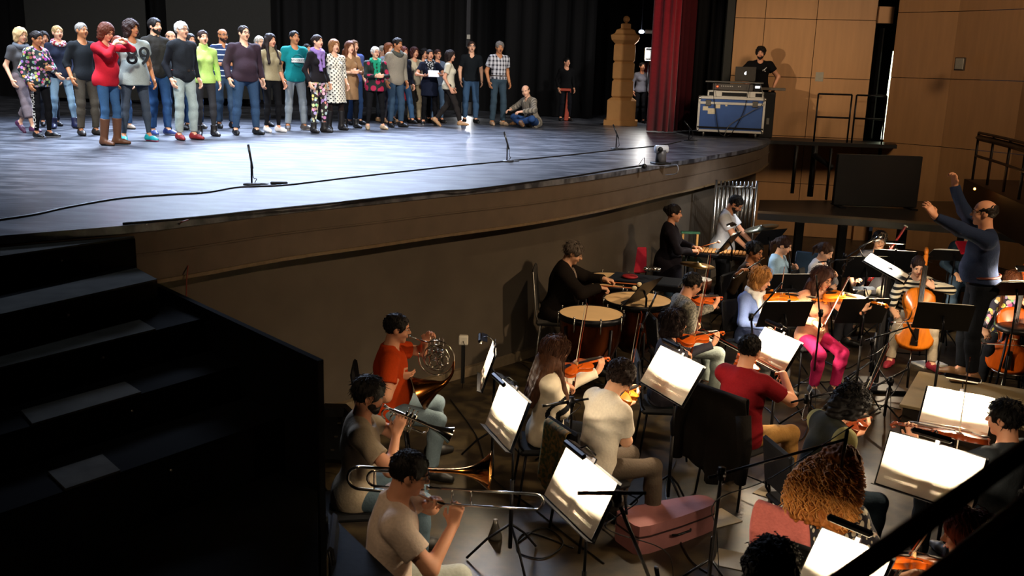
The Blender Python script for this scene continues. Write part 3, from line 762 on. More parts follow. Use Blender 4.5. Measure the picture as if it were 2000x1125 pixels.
o = m.build('lighting_pipe', mat('#26262a', .7, name='pipe paint')); tag(o, 'thin dark pipe hanging over the man in the black polo', 'pipe'); m = MB(); m.box((q.x, 25.44, q.z), (.085, .06, .11)); m.build('plate', mat('#a8a49a', .6, name='pale plate'), o)
def drape(name, pts, z0, z1, amp, n, mt, lab, cat='curtain'):
    P = bez([V(x, y, 0) for x, y in pts], n); m = MB(); vs = []; fs = []
    for i, p in enumerate(P):
        t = (P[min(i+1, len(P)-1)]-P[max(i-1, 0)]).normalized(); nn = t.cross(V(0, 0, 1)); a = amp*math.sin(i*1.25)+amp*.4*math.sin(i*.53+1)
        for z, k in ((z0, 1.15), ((z0+z1)/2, 1.), (z1, .8)): q = p+nn*a*k; vs.append((q.x, q.y, z))
    for i in range(len(P)-1):
        for j in (0, 1): fs.append((3*i+j, 3*i+3+j, 3*i+4+j, 3*i+1+j))
    m.add(vs, fs, None, True); o = m.build(name, mt); so = o.modifiers.new('thick', 'SOLIDIFY'); so.thickness = .012
    return tag(o, lab, cat)
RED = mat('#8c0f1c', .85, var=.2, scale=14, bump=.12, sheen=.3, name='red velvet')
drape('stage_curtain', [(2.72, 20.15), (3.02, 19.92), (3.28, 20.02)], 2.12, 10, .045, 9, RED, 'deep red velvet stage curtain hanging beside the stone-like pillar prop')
drape('stage_curtain', [(3.30, 20.3), (3.58, 20.55), (3.75, 20.9)], 2.12, 10, .05, 9, mat('#4a0b12', .9, var=.2, scale=14, bump=.12, name='red velvet in shade'), 'darker shaded red velvet curtain fold behind the bright red one')  # same red velvet, with the shade put into a darker colour
drape('wing_curtain', [(3.7, 20.7), (4.0, 20.9), (4.3, 20.75)], 2.12, 10, .05, 9, DARK, 'black wing curtain between red curtain and wood wall')
drape('wing_curtain', [(-.4, 25.4), (.8, 25.0), (1.9, 24.6)], 2.12, 10, .07, 14, DARK, 'black side curtain behind the sitting man and the pillar prop')
m = MB(); p = AT(1424, 100, 20.3); m.box((4.34, 20.4, 5.5), (.16, .12, 6.8)); struct(m, 'trim_3', mat('#20221f', .6, name='dark frame post'))
# proscenium prop pillar
pp = G(1212, 244, DECK); t = thing('pillar_prop', 'ochre painted stone-like pillar with ball finial standing beside the red curtain', 'stage prop', TR(pp) @ RZ(-.12))
OCH = mat('#b07c44', .75, var=.12, scale=6, bump=.08, name='painted ochre')
def sq(prof, m, M=None):
    n = len(prof); vs = [(sx*r, sy*r*.9, z) for r, z in prof for sx, sy in ((-1, -1), (1, -1), (1, 1), (-1, 1))]
    m.add(vs, [(i*4+k, i*4+(k+1) % 4, (i+1)*4+(k+1) % 4, (i+1)*4+k) for i in range(n-1) for k in range(4)]+[(3, 2, 1, 0), tuple(range(4*n-4, 4*n))], M)
def build_pillar(t, s=1.):
    m = MB(); sq([(.385, 0), (.385, .12)], m); m.build('plinth', OCH, t)
    m = MB(); sq([(.325, .12), (.325, .56), (.245, .62)], m); m.build('base', OCH, t)
    m = MB(); pr_ = []
    for z in (.62, 1.02, 1.42): pr_ += [(.205, z), (.24, z+.04), (.24, z+.36), (.205, z+.40)]
    sq(pr_, m); m.build('shaft', OCH, t)
    m = MB(); sq([(.22, 1.82), (.30, 1.90), (.32, 1.97), (.32, 2.0), (.24, 2.04), (.20, 2.12), (.11, 2.16), (.11, 2.25), (.07, 2.27)], m); m.build('capital', OCH, t)
    m = MB(); m.lathe([(.03, 2.26), (.03, 2.30)], 12); m.ball((0, 0, 2.36), .075, 16); m.build('finial', OCH, t)
build_pillar(t)
# --- catwalk beside the stage, its railing and posts
m = MB(); poly_slab(m, [(5.03, 19.0), (5.03, 20.3), (7.3, 19.9), (7.62, 19.3), (7.45, 18.75)], 2.0, 2.07); struct(m, 'floor_catwalk', BLACK)
def rail(lab, P, z0, z1, mids, mt=BLKMET, r=.018):
    t = thing('safety_railing', lab, 'railing', TR(V(P[0][0], P[0][1], z0)))
    o = V(P[0][0], P[0][1], z0)
    for x, y in P: m = MB(); m.tube([V(x, y, z0)-o, V(x, y, z1)-o], r, 8); m.build('post', mt, t)
    for z in [z1]+mids: m = MB(); m.tube([V(x, y, z)-o for x, y in P], r, 8); m.build('top_rail' if z == z1 else 'mid_rail', mt, t)
    return t
a, b, c, d = AT(1590, 268, 19.1), AT(1655, 270, 19.05), AT(1664, 270, 19.0), AT(1722, 276, 18.9)
rail('black tubular railing panel beside the tall square wall light', [(a.x, a.y), (b.x, b.y)], 2.07, 3.0, [2.55])
rail('black tubular railing panel crossing the dark doorway', [(c.x, c.y), (d.x, d.y)], 2.07, 3.0, [2.55])
# --- raised black apron at the right of the pit
sl = [(3.9, 15.1), (4.28, 16.5), (8.2, 17.2), (8.6, 12.2), (7.9, 12.9), (6.75, 14.3), (5.4, 14.75)]
m = MB(); poly_slab(m, sl, 1.06, 1.2); struct(m, 'floor_apron', mat('#1b1612', .35, var=.2, spec=.5, name='dark apron paint'))
m = MB(); q = off([(8.6, 12.2), (7.9, 12.9), (6.75, 14.3), (5.4, 14.75), (3.9, 15.1)], -.012); ribbon(m, q, off(q, .02), 1.165, 1.205); struct(m, 'trim_4', mat('#5a4630', .4, name='apron edge'))
for k, (x, y, lab) in enumerate(((4.62, 15.2, 'behind the clarinettist'), (5.25, 15.0, 'right of the clarinettist'), (6.1, 14.75, 'above the head of the bassoonist'), (6.9, 14.4, 'right of the bassoon'), (7.6, 13.5, 'behind the conductor'))):
    m = MB(); m.box((x, y, .53), (.12, .12, 1.06)); tag(m.build('apron_post', BLACK), 'black square post under the raised apron, '+lab, 'post')
p0, p1 = AT(1625, 402, 16), AT(1788, 405, 16)
t = thing('black_screen', 'large flat black screen standing on the raised apron', 'screen', V((p0.x+p1.x)/2, 16, 1.2))
m = MB(); m.box((0, 0, .45), (p1.x-p0.x, .10, .86), bev=.01); m.build('panel', BLACK, t)
m = MB(); m.box((-.6, 0, .01), (.1, .5, .02)); m.box((.6, 0, .01), (.1, .5, .02)); m.build('foot', BLKMET, t)
t = thing('steel_frame', 'black steel frame with a diagonal brace left of the black screen', 'frame', V(0, 0, 0))
for a, b, r in ((AT(1556, 285, 17.6), AT(1549, 392, 17.6), .035), (AT(1592, 285, 17.2), AT(1584, 395, 17.2), .055), (AT(1624, 290, 16.8), AT(1612, 398, 16.8), .025)):
    m = MB(); m.tube([a, V(a.x, a.y, 1.2)], r, 4); m.build('upright', BLACK, t)
m = MB(); m.tube([AT(1590, 303, 17.1), AT(1626, 328, 16.8)], .05, 4); m.build('brace', BLACK, t)
# --- railing and ledge of the side box
R0 = [(7.69, 16.0), (7.55, 15.2), (7.36, 14.3), (7.13, 13.4), (6.9, 12.5)]
t = rail('dark railing grid on the side balcony behind the conductor', R0, 1.72, 2.50, [2.12], mat('#1c120c', .5, name='dark rail paint'), .022)
m = MB(); m.tube([V(x-7.69, y-16, 2.42-1.72) for x, y in R0], .05, 4); m.build('top_board', mat('#1c120c', .5, name='dark rail paint'), t)
m = MB(); poly_slab(m, [(7.60, 16.1), (8.7, 16.1), (8.3, 12.3), (6.78, 12.3)], 1.20, 1.72); struct(m, 'wall_balcony', mat('#2a1a10', .5, var=.2, name='dark ledge'))
p = G(1904, 371, 1.72); m = MB(); m.ball((p.x-.02, p.y-.03, 1.74), .018, 8); tag(m.build('step_light', mat('#ff9a3a', .5, emit=12, var=0, bump=0, name='amber lamp')), 'tiny amber step light glowing on the balcony ledge', 'light')
light('amber_light', 'POINT', (p.x-.1, p.y-.12, 1.80), (0, 0, 0), 1.2, (1, .45, .12), .03)
# --- hall shell out of view
m = MB(); m.box((-3, 12, 12.1), (32, 44, .2)); struct(m, 'ceiling', DARK)
m = MB(); m.box((-16.1, 14, 6), (.2, 40, 12)); struct(m, 'wall_left', DARK)
m = MB(); m.box((-3, -10, 6), (32, .2, 12)); struct(m, 'wall_back', mat('#20140c', .9, name='dark hall wall'))
m = MB(); m.box((13, 2, 6), (.2, 34, 12)); struct(m, 'wall_hall', mat('#20140c', .9, name='dark hall wall'))
m = MB(); m.box((-3, 31, 6), (32, .2, 12)); struct(m, 'wall_stage', DARK)
# --- black stairs from stage to pit level
t = thing('stage_stairs', 'broad black staircase with treads coloured grey where lit, descending from the stage', 'stairs', V(-3.2, 6.4, 0))
base = V(-3.2, 6.4, 0); LIT_TRD = mat('#3a3a37', 1., spec=.05, var=.4, scale=7, bump=.08, name='lit tread grey'); RIS = mat('#050505', 1., spec=.03, name='black riser')
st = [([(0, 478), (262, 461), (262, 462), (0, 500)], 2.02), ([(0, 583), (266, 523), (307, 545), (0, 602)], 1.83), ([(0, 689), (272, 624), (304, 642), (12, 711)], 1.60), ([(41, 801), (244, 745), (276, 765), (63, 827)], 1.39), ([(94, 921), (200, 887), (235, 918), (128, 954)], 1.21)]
Aw, Bw = G(310, 560, 1.65), G(620, 705, 1.65)
def hitwall(p, d):
    w_ = Bw-Aw; den = d.x*w_.y-d.y*w_.x; s_ = ((Aw.x-p.x)*w_.y-(Aw.y-p.y)*w_.x)/den; return p+d*s_
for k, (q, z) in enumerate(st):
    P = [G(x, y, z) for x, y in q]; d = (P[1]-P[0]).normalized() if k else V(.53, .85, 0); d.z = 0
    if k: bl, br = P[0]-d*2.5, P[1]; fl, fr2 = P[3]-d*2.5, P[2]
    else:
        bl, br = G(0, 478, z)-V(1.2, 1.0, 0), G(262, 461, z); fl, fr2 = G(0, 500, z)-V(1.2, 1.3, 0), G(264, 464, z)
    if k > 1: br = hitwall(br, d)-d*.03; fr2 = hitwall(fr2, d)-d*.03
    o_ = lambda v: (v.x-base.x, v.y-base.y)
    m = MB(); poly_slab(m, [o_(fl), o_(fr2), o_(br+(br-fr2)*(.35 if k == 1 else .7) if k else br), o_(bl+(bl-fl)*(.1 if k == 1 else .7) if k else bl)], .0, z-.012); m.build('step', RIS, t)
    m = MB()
    poly_slab(m, [o_(v) for v in ((P[3]-(d*2 if k < 3 and k else d*0)), P[2], P[1], (P[0]-(d*2 if k < 3 and k else d*0)))], z-.012, z); m.build('lit_tread', LIT_TRD, t)  # lighter grey laid over only the lit part of each black step
    m = MB(); rv = (fl.lerp(fr2, .80)); nn = V(d.y, -d.x, 0); m.ball((rv.x-base.x+nn.x*.004, rv.y-base.y+nn.y*.004, z-.10), .009, 8); m.build('screw', STEEL, t)
m = MB(); w_ = (Bw-Aw); nn = V(-w_.y, w_.x, 0).normalized()
m.prism([(p.x, p.y) for p in (Aw-w_*.05, Bw, Bw+nn*.04, Aw-w_*.05+nn*.04)], 0, 1.65); tag(m.build('side_panel', mat('#050505', 1., spec=.04, name='black side panel')), 'tall matt black side panel enclosing the stairs beside the brass players', 'panel')
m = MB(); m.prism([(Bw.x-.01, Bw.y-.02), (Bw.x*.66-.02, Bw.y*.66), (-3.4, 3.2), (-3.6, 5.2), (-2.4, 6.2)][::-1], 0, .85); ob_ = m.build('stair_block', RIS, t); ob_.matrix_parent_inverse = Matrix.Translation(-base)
P = [G(640, 1000, .8), G(775, 1130, .8), G(800, 1300, .8), G(652, 1200, .8)]
m = MB(); poly_slab(m, [(p.x, p.y) for p in P[::-1]], 0, .8); tag(m.build('platform_box', mat('#1a1f26', .8, spec=.1, var=.2, name='blue grey paint')), 'dark blue grey box top at the bottom, beside the trombonist', 'box')
# --- rails of the camera's own balcony
def beam(lab, a, b, h_, d_, mt, ext=3.):
    u = (b-a).normalized(); a2, b2 = a-u*ext, b+u*ext; M = frame((a2+b2)/2, u, (0, 0, 1)); m = MB(); m.box((0, 0, 0), (d_, (b2-a2).length, h_), M, bev=.008); return tag(m.build('balcony_rail', mt), lab, 'railing')
MAR = mat('#2a130e', .8, spec=.1, var=.2, name='dark maroon paint')
a, b = G(2000, 880, 2.72), G(1680, 1110, 2.72); nn = (b-a).cross(V(0, 0, 1)).normalized()
beam('upper dark rail crossing the bottom right corner, close by', a, b, .034, .026, MAR)
a, b = G(2000, 990, 2.60), G(1832, 1125, 2.60)
beam('solid dark maroon balcony parapet below the upper rail, lower right corner', a-V(0, 0, .35), b-V(0, 0, .35), .72, .04, MAR)
# ------------------------------------------------------------------ instruments
HALF = [(0, 0), (.006, .03), (.02, .058), (.06, .084), (.13, .100), (.2, .103), (.28, .098), (.35, .083), (.40, .066), (.415, .071), (.43, .060), (.5, .053), (.57, .056), (.62, .067), (.635, .064), (.66, .072), (.74, .082), (.82, .084), (.9, .077), (.96, .055), (.985, .03), (1, .008)]
def fiddle_proto(vm, L=.356, wd=1., rib=.032, neck=.135, endpin=0.):
    root = thing('violin', '', 'violin')
    pts = [(h*wd, u*L) for u, h in HALF]+[(-h*wd, u*L) for u, h in HALF[::-1]][1:-1]
    n = len(pts); cx, cy = 0, L*.5; m = MB(); R_ = rib/2
    rings = [(1.0, -R_*.9), (1.0, R_*.9), (1.03, R_), (.93, R_*1.1), (.6, R_*1.65), (.25, R_*1.9)]
    vs = [(x*k, cy+(y-cy)*k, z) for k, z in rings for x, y in pts]+[(0, cy, R_*1.95)]
    fs = [(i*n+k, i*n+(k+1) % n, (i+1)*n+(k+1) % n, (i+1)*n+k) for i in range(len(rings)-1) for k in range(n)]
    fs += [((len(rings)-1)*n+k, (len(rings)-1)*n+(k+1) % n, len(rings)*n) for k in range(n)]
    m.add(vs, fs, None, True)
    rb = [(1.0, -R_*.9), (1.03, -R_), (.93, -R_*1.1), (.5, -R_*1.5)]
    vs = [(x*k, cy+(y-cy)*k, z) for k, z in rb for x, y in pts]+[(0, cy, -R_*1.6)]
    fs = [(i*n+(k+1) % n, i*n+k, (i+1)*n+k, (i+1)*n+(k+1) % n) for i in range(3) for k in range(n)]+[(3*n+(k+1) % n, 3*n+k, 4*n) for k in range(n)]
    m.add(vs, fs, None, True); m.build('soundbox', vm, root)
    q = L/.356; zt = R_*1.15
    m = MB(); m.box((0, L+neck*.5-.01, zt*.6), (.022*q, neck+.02, .02*q), bev=.006*q); m.build('neck', vm, root)
    m = MB(); m.box((0, L+neck*.5-.075*q, zt+.016*q), (.027*q, neck+.15*q, .006*q), bev=.002); m.build('fingerboard', EBONY, root)
    m = MB(); m.box((0, L+neck+.035*q, zt*.7-.004*q), (.024*q, .07*q, .022*q), bev=.005*q)
    m.tube([(0, L+neck+.07*q, zt*.7), (0, L+neck+.095*q, zt*.6-.004*q), (0, L+neck+.11*q, zt*.6-.02*q), (0, L+neck+.098*q, -.034*q+zt*.6), (0, L+neck+.08*q, -.026*q+zt*.6)], [.010*q, .012*q, .011*q, .009*q, .006*q], 8); m.build('scroll', vm, root)
    for i in range(4):
        s_ = 1 if i % 2 else -1; m = MB(); y = L+neck+(.015+.016*i)*q; m.tube([(0, y, zt*.7), (s_*.026*q, y, zt*.7)], .003*q, 6); m.ball((s_*.032*q, y, zt*.7), (.008*q, .004*q, .006*q), 6); m.build('peg', EBONY, root)
    m = MB(); m.add([(-.020*q, .02*q, R_*1.5+.004), (.020*q, .02*q, R_*1.5+.004), (.012*q, .115*q, R_*2+.012*q), (-.012*q, .115*q, R_*2+.012*q), (-.02*q, .02*q, R_*1.2), (.02*q, .02*q, R_*1.2), (.012*q, .115*q, R_*2+.006*q), (-.012*q, .115*q, R_*2+.006*q)], [(0, 1, 2, 3), (7, 6, 5, 4), (0, 4, 5, 1), (1, 5, 6, 2), (2, 6, 7, 3), (3, 7, 4, 0)]); m.build('tailpiece', EBONY, root)
    m = MB(); m.box((0, .19*q*(.95), R_*1.85+.014*q), (.042*q, .005*q, .03*q), bev=.001); m.build('bridge', mat('#d8b078', .6, name='maple'), root)
    for s_ in (1, -1):
        m = MB(); m.tube(bez([(s_*(.030*q-.006*q), (.235)*q, R_*1.8), (s_*.036*q, .215*q, R_*1.72), (s_*.038*q, .19*q, R_*1.7), (s_*.046*q, .165*q, R_*1.6), (s_*.054*q, .16*q, R_*1.45)], 3), .0028*q, 4); m.build('sound_hole', EBONY, root)
    m = MB()
    for i in range(4): x = (-1.5+i)*.008*q; m.tube([(x, .11*q, R_*2+.012*q), (x, .18*q, R_*1.85+.030*q), (x*.6, L+neck, zt+.021*q)], .0007*q+.0002, 4)
    m.build('strings', STRING, root)
    if not endpin:
        m = MB(); m.ball((-.055, .03, R_*1.5+.010), (.034, .028, .008), 10); m.build('chin_rest', EBONY, root)
    else:
        m = MB(); m.tube([(0, 0, 0), (0, -endpin, 0)], .006, 6); m.build('endpin', CHROME, root)
    return root
def bow_proto(L=.74):
    r = thing('bow', '', 'bow'); m = MB(); m.tube([(0, -.02, .018), (0, L*.5, .012), (0, L-.02, .018), (0, L, .004)], [.0048, .0042, .0032, .005], 6); m.build('stick', mat('#7a2c14', .3, name='pernambuco'), r)
    m = MB(); m.box((0, .02, .004), (.010, .045, .022), bev=.002); m.build('frog', EBONY, r)
    m = MB(); m.box((0, L*.5, -.006), (.008, L-.04, .0012)); m.build('bow_hair', mat('#e8e0cc', .6, name='horsehair'), r)
    return r
PROTO = {}
def get(key, fn):
    if key not in PROTO: PROTO[key] = fn(); return PROTO[key]
    return copy_tree(PROTO[key])
def put(o, M, label, name=None, cat=None, group=None):
    o.matrix_world = M; o['label'] = label
    if name: o.name = name
    if cat: o['category'] = cat
    if group: o['group'] = group
    return o
def violin_arms(theta=60, s=.2, y0=0.):
    def f(T, Hd, pz):
        dv = V(-.60, .80, y0).normalized(); zv = V(.30, .0, .95); zv = (zv-dv*zv.dot(dv)).normalized(); xv = dv.cross(zv)
        tp = V(-.045, .085, .475); th = math.radians(theta)
        C = tp+dv*.185+zv*.055; bd = -xv*math.cos(th)+zv*math.sin(th); Fp = C-bd*s
        R3 = T.to_3x3(); nk = tp+dv*.47
        lw = T @ (nk+xv*.03-zv*.085-dv*.02); rw = T @ (Fp+V(.055, -.075, .03))
        f.fr = (T, tp, dv, zv, Fp, bd)
        return {'L': (lw, R3 @ V(-.5, .1, -1), R3 @ (zv*.9+dv*.25), R3 @ (-xv), .75), 'R': (rw, R3 @ V(1, -.2, -.9), R3 @ (Fp-(Fp+V(.055, -.075, .03))+V(0, .02, -.02)).normalized(), R3 @ V(-.3, .1, -.95), .6)}
    return f
def add_violin(F, fn, label, blabel, vm=VARN, big=1., cat='violin', group=None):
    T, tp, dv, zv, Fp, bd = fn.fr; R3 = T.to_3x3()
    o = get(('v', vm.name), lambda: fiddle_proto(vm))
    put(o, F.M @ frame(T @ tp, R3 @ dv, R3 @ zv) @ Matrix.Scale(big, 4), label, cat, cat)
    b = get('bow', bow_proto); put(b, F.M @ frame(T @ Fp, R3 @ bd, R3 @ (-dv*.25-zv*math.cos(.5)) if False else R3 @ dv.cross(bd)), blabel, 'bow', 'bow')
    return o
def cello_arms(T, Hd, pz):
    return {'L': (V(-.16, .26, pz+.42), V(-1, .1, -.2), V(.6, -.2, .5), V(.3, -.9, 0), .8), 'R': (V(.34, .52, pz+.10), V(1, -.1, .1), V(-.5, .5, -.5), V(-.3, -.2, -.9), .6)}
def add_cello(F, label, blabel, vm):
    o = get(('c', vm.name), lambda: fiddle_proto(vm, .755, 2.12, .12, .28, .26))
    put(o, F.M @ frame(V(.03, .46, .26), (-.09, -.36, .93), (.0, .93, .36)), label, 'cello', 'cello')
    b = get('bow', bow_proto); put(b, F.M @ frame(V(.30, .56, .60), (-1, -.05, .06), (0, -1, .1)), blabel, 'bow', 'bow')
def bell(m, P, r0, r1, n=20, k=5.):
    """flared tube along P"""
    m.tube(P, [r0+(r1-r0)*(i/(len(P)-1))**k for i in range(len(P))], n, cap=False)
def line(a, b, n): a, b = Vector(a), Vector(b); return [a.lerp(b, i/(n-1)) for i in range(n)]
def arc(c, r, a0, a1, n, ax='yz'):
    out = []
    for i in range(n):
        a = math.radians(a0+(a1-a0)*i/(n-1)); p = [0, 0, 0]; p['xyz'.index(ax[0])] = r*math.cos(a); p['xyz'.index(ax[1])] = r*math.sin(a); out.append(Vector(c)+Vector(p))
    return out
def trombone(M, label):
    r = thing('trombone', label, 'trombone', M)
    m = MB(); m.tube([(0, .0, 0), (0, .02, 0), (0, .035, 0), (0, .09, 0)], [.013, .011, .006, .0055], 10); m.build('mouthpiece', CHROME, r)
    m = MB(); m.tube([(0, .08, 0)]+arc((0, .58, -.045), .045, 90, -90, 9)+[(0, .10, -.09)], .0072, 8)
    m.tube([(0, .14, .0), (0, .14, -.09)], .006, 6); m.tube([(0, .24, .0), (0, .24, -.09)], .006, 6); m.build('slide', CHROME, r)
    m = MB(); m.tube([(0, .10, -.09), (-.03, .03, -.09), (-.08, -.05, -.08)]+[V(-.10, p.y, p.z) for p in arc((0, -.38, -.015), .065, -90, -270, 10)]+[(-.10, -.1, .05)], .009, 8)
    m.tube([(-.08, -.02, -.055)]+[V(-.085, p.y, p.z) for p in arc((0, -.29, -.005), .045, -90, -270, 8)]+[(-.085, .0, .04)], .0075, 8)
    for y in (-.12, -.30): m.tube([(-.095, y, -.08), (-.10, y, .05)], .005, 6)
    m.build('tuning_slide', SILVER, r)
    m = MB(); bell(m, line((-.10, -.12, .05), (-.11, .33, .06), 16), .010, .108, 24, 5.5); m.tube([V(-.11, .33, .06)+V(math.cos(a)*.108, 0, math.sin(a)*.108) for a in [i*math.pi/12 for i in range(24)]], .003, 6, closed=True); m.build('bell', BRASS, r)
    return r
def trumpet(M, label):
    r = thing('trumpet', label, 'trumpet', M)
    m = MB(); m.tube([(0, 0, 0), (0, .015, 0), (0, .03, 0), (0, .08, 0)], [.012, .011, .005, .005], 10); m.build('mouthpiece', CHROME, r)
    m = MB(); m.tube([(0, .07, 0), (0, .30, 0)]+arc((0, .30, -.035), .035, 90, -90, 7)+[(0, .12, -.07)], .0065, 8)
    m.tube([V(.028, .05, -.015)]+[V(.028, p.y, p.z) for p in arc((0, .10, -.045), .03, 90, 270, 7)]+[V(.028, .22, -.075)], .0062, 8); m.build('tubing', SILVER, r)
    for i in range(3):
        m = MB(); y = .16+.028*i; m.tube([(.014, y, .03), (.014, y, -.095)], .0125, 10); m.tube([(.014, y, .03), (.014, y, .055)], .004, 6); m.ball((.014, y, .057), (.009, .009, .003), 8); m.build('valve', SILVER, r)
    m = MB(); m.tube(arc((.028, .04, -.035), .035, 270, 90, 7), .0066, 8); bell(m, line((.028, .04, 0), (.02, .48, 0), 16), .0068, .060, 22, 5.); m.tube([V(.02, .48, 0)+V(math.cos(a)*.06, 0, math.sin(a)*.06) for a in [i*math.pi/10 for i in range(20)]], .0022, 6, closed=True); m.build('bell', SILVER, r)
    return r
def french_horn(M, label):
    r = thing('french_horn', label, 'french horn', M); c = V(0.02, .25, -.13)
    m = MB(); m.tube([(0, 0, 0), (0, .014, -.001), (0, .03, -.003), (0, .07, -.01)], [.011, .010, .0045, .005], 8); m.build('mouthpiece', CHROME, r)
    m = MB(); m.tube([(0, .06, -.008), (.0, .13, -.02)]+arc((c.x, c.y, c.z), .145, 125, -190, 30), .0065, 8); m.build('lead_pipe', SILVER, r)
    for k, (dx, dy, dz, rr, a0, a1) in enumerate(((.02, .0, .01, .105, 0, 350), (-.015, .02, -.02, .075, 0, 340), (.03, -.03, -.02, .055, 40, 380), (-.02, -.02, .03, .06, 0, 350), (.03, .05, .0, .045, 0, 350), (.015, .0, -.05, .05, 0, 350))):
        m = MB(); m.tube(arc((c.x+dx, c.y+dy, c.z+dz), rr, a0, a1, 26), .0060, 7); m.build('tubing_coil', SILVER, r)
    for i in range(4):
        m = MB(); y = .18+.036*i; m.tube([(-.02, y, -.07), (.03, y, -.075)], .015, 10); m.build('valve', CHROME, r)
        m = MB(); m.tube([(-.01, y, -.06), (-.03, y-.01, .02), (-.03, y-.02, .03)], .0035, 5); m.build('key', CHROME, r)
    m = MB(); P = bez([c+V(0, .145, 0), c+V(.01, .15, -.10), c+V(.02, .10, -.19), c+V(.03, .02, -.24), c+V(.05, -.09, -.31)], 6); bell(m, P, .009, .152, 26, 3.2); m.build('bell', mat('#7a4a22', .18, 1., var=.1, bump=0, name='dark brass'), r)
    return r
def woodwind(name, M, label, L, r0, mt, keys=10, flare=0.):
    r = thing(name, label, name.replace('_', ' '), M); m = MB()
    P = line((0, 0, 0), (0, L, 0), 14); m.tube(P, [r0*.55]*2+[r0]*10+[r0+flare*.5, r0+flare], 10); m.build('tube', mt, r)
    for i in range(keys):
        m = MB(); y = L*(.25+.6*i/keys); m.ball((0, y, r0), (.007, .007, .003), 6); m.tube([(.004, y-.02, r0+.003), (.004, y+.02, r0+.003)], .0018, 4); m.build('key', CHROME, r)
    return r
def timpano(p, R_, z, label):
    t = thing('timpano', label, 'timpano', TR(p)); m = MB()
    m.lathe([(.06, z-.62), (.16, z-.58), (R_*.72, z-.46), (R_*.93, z-.28), (R_*.98, z-.06)], 32); m.build('copper_bowl', mat('#6a3418', .22, .9, var=.25, bump=.02, name='copper'), t)
    m = MB(); m.lathe([(R_*.98, z-.06), (R_*1.04, z-.05), (R_*1.05, z+.005), (R_*.985, z+.008), (R_*.985, z-.005)], 36); m.build('hoop', BLKMET, t)
    m = MB(); m.lathe([(.001, z), (R_*.99, z)], 36); m.build('drumhead', mat('#f0cc98', .6, var=.10, scale=5, bump=.02, name='calf drumhead'), t)
    for i in range(8):
        a = i*math.pi/4+.2; x, y = math.cos(a)*R_*1.05, math.sin(a)*R_*1.05; m = MB(); m.tube([(x, y, z+.02), (x, y, z-.13)], .007, 6); m.ball((x, y, z+.022), .012, 6); m.build('tension_rod', CHROME, t)
    for i in range(4):
        a = i*math.pi/2+.6; m = MB(); m.tube([(math.cos(a)*R_*1.0, math.sin(a)*R_*1.0, z-.1), (math.cos(a)*R_*.85, math.sin(a)*R_*.85, .04), (math.cos(a)*R_*.3, math.sin(a)*R_*.3, .06)], .014, 6); m.build('leg', BLKMET, t)
    return t
# ------------------------------------------------------------------ furniture of the pit
def chair_proto(kind='black'):
    t = thing('orchestra_chair', '', 'chair'); c = {'black': '#121214', 'red': '#a01428', 'grey': '#2c2a28', 'blue': '#28405c'}[kind]
    up = mat(c, .85, var=.15, bump=.15, name='chair fabric'); fm = BLKMET if kind in ('black', 'red') else STEEL
    m = MB(); m.box((0, .0, .44), (.43, .42, .05), bev=.02); m.build('seat', up, t)
    m = MB(); m.box((0, 0, 0), (.41, .035, .36), TR(0, -.235, .72) @ Matrix.Rotation(.14, 4, 'X'), bev=.017); m.build('backrest', up, t)
    for sx in (1, -1):
        for sy in (1, -1):
            m = MB(); m.tube([(sx*.19, sy*.16, .42), (sx*.21, sy*.21, .0)], .011, 7); m.build('leg', fm, t)
        m = MB(); m.tube([(sx*.19, -.16, .42), (sx*.20, -.21, .5), (sx*.20, -.262, .88)], .010, 6); m.build('back_post', fm, t)
    m = MB(); m.tube([(.2, .19, .12), (-.2, .19, .12)], .007, 6); m.build('crossbar', fm, t)
    return t
def chair_for(F, label, kind='black', zs=1.):
    o = get(('chair', kind), lambda: chair_proto(kind)); M = F.root.matrix_world.copy()
    loc = M.to_translation(); R_ = M.to_3x3().normalized().to_4x4()
    return put(o, TR(loc) @ R_ @ TR(0, -.02, 0) @ Matrix.Diagonal((1, 1, zs, 1)), label, None, None)
MSTD = mat('#131315', .45, .3, bump=.02, name='stand lacquer')
def bits(m, o, n): pass
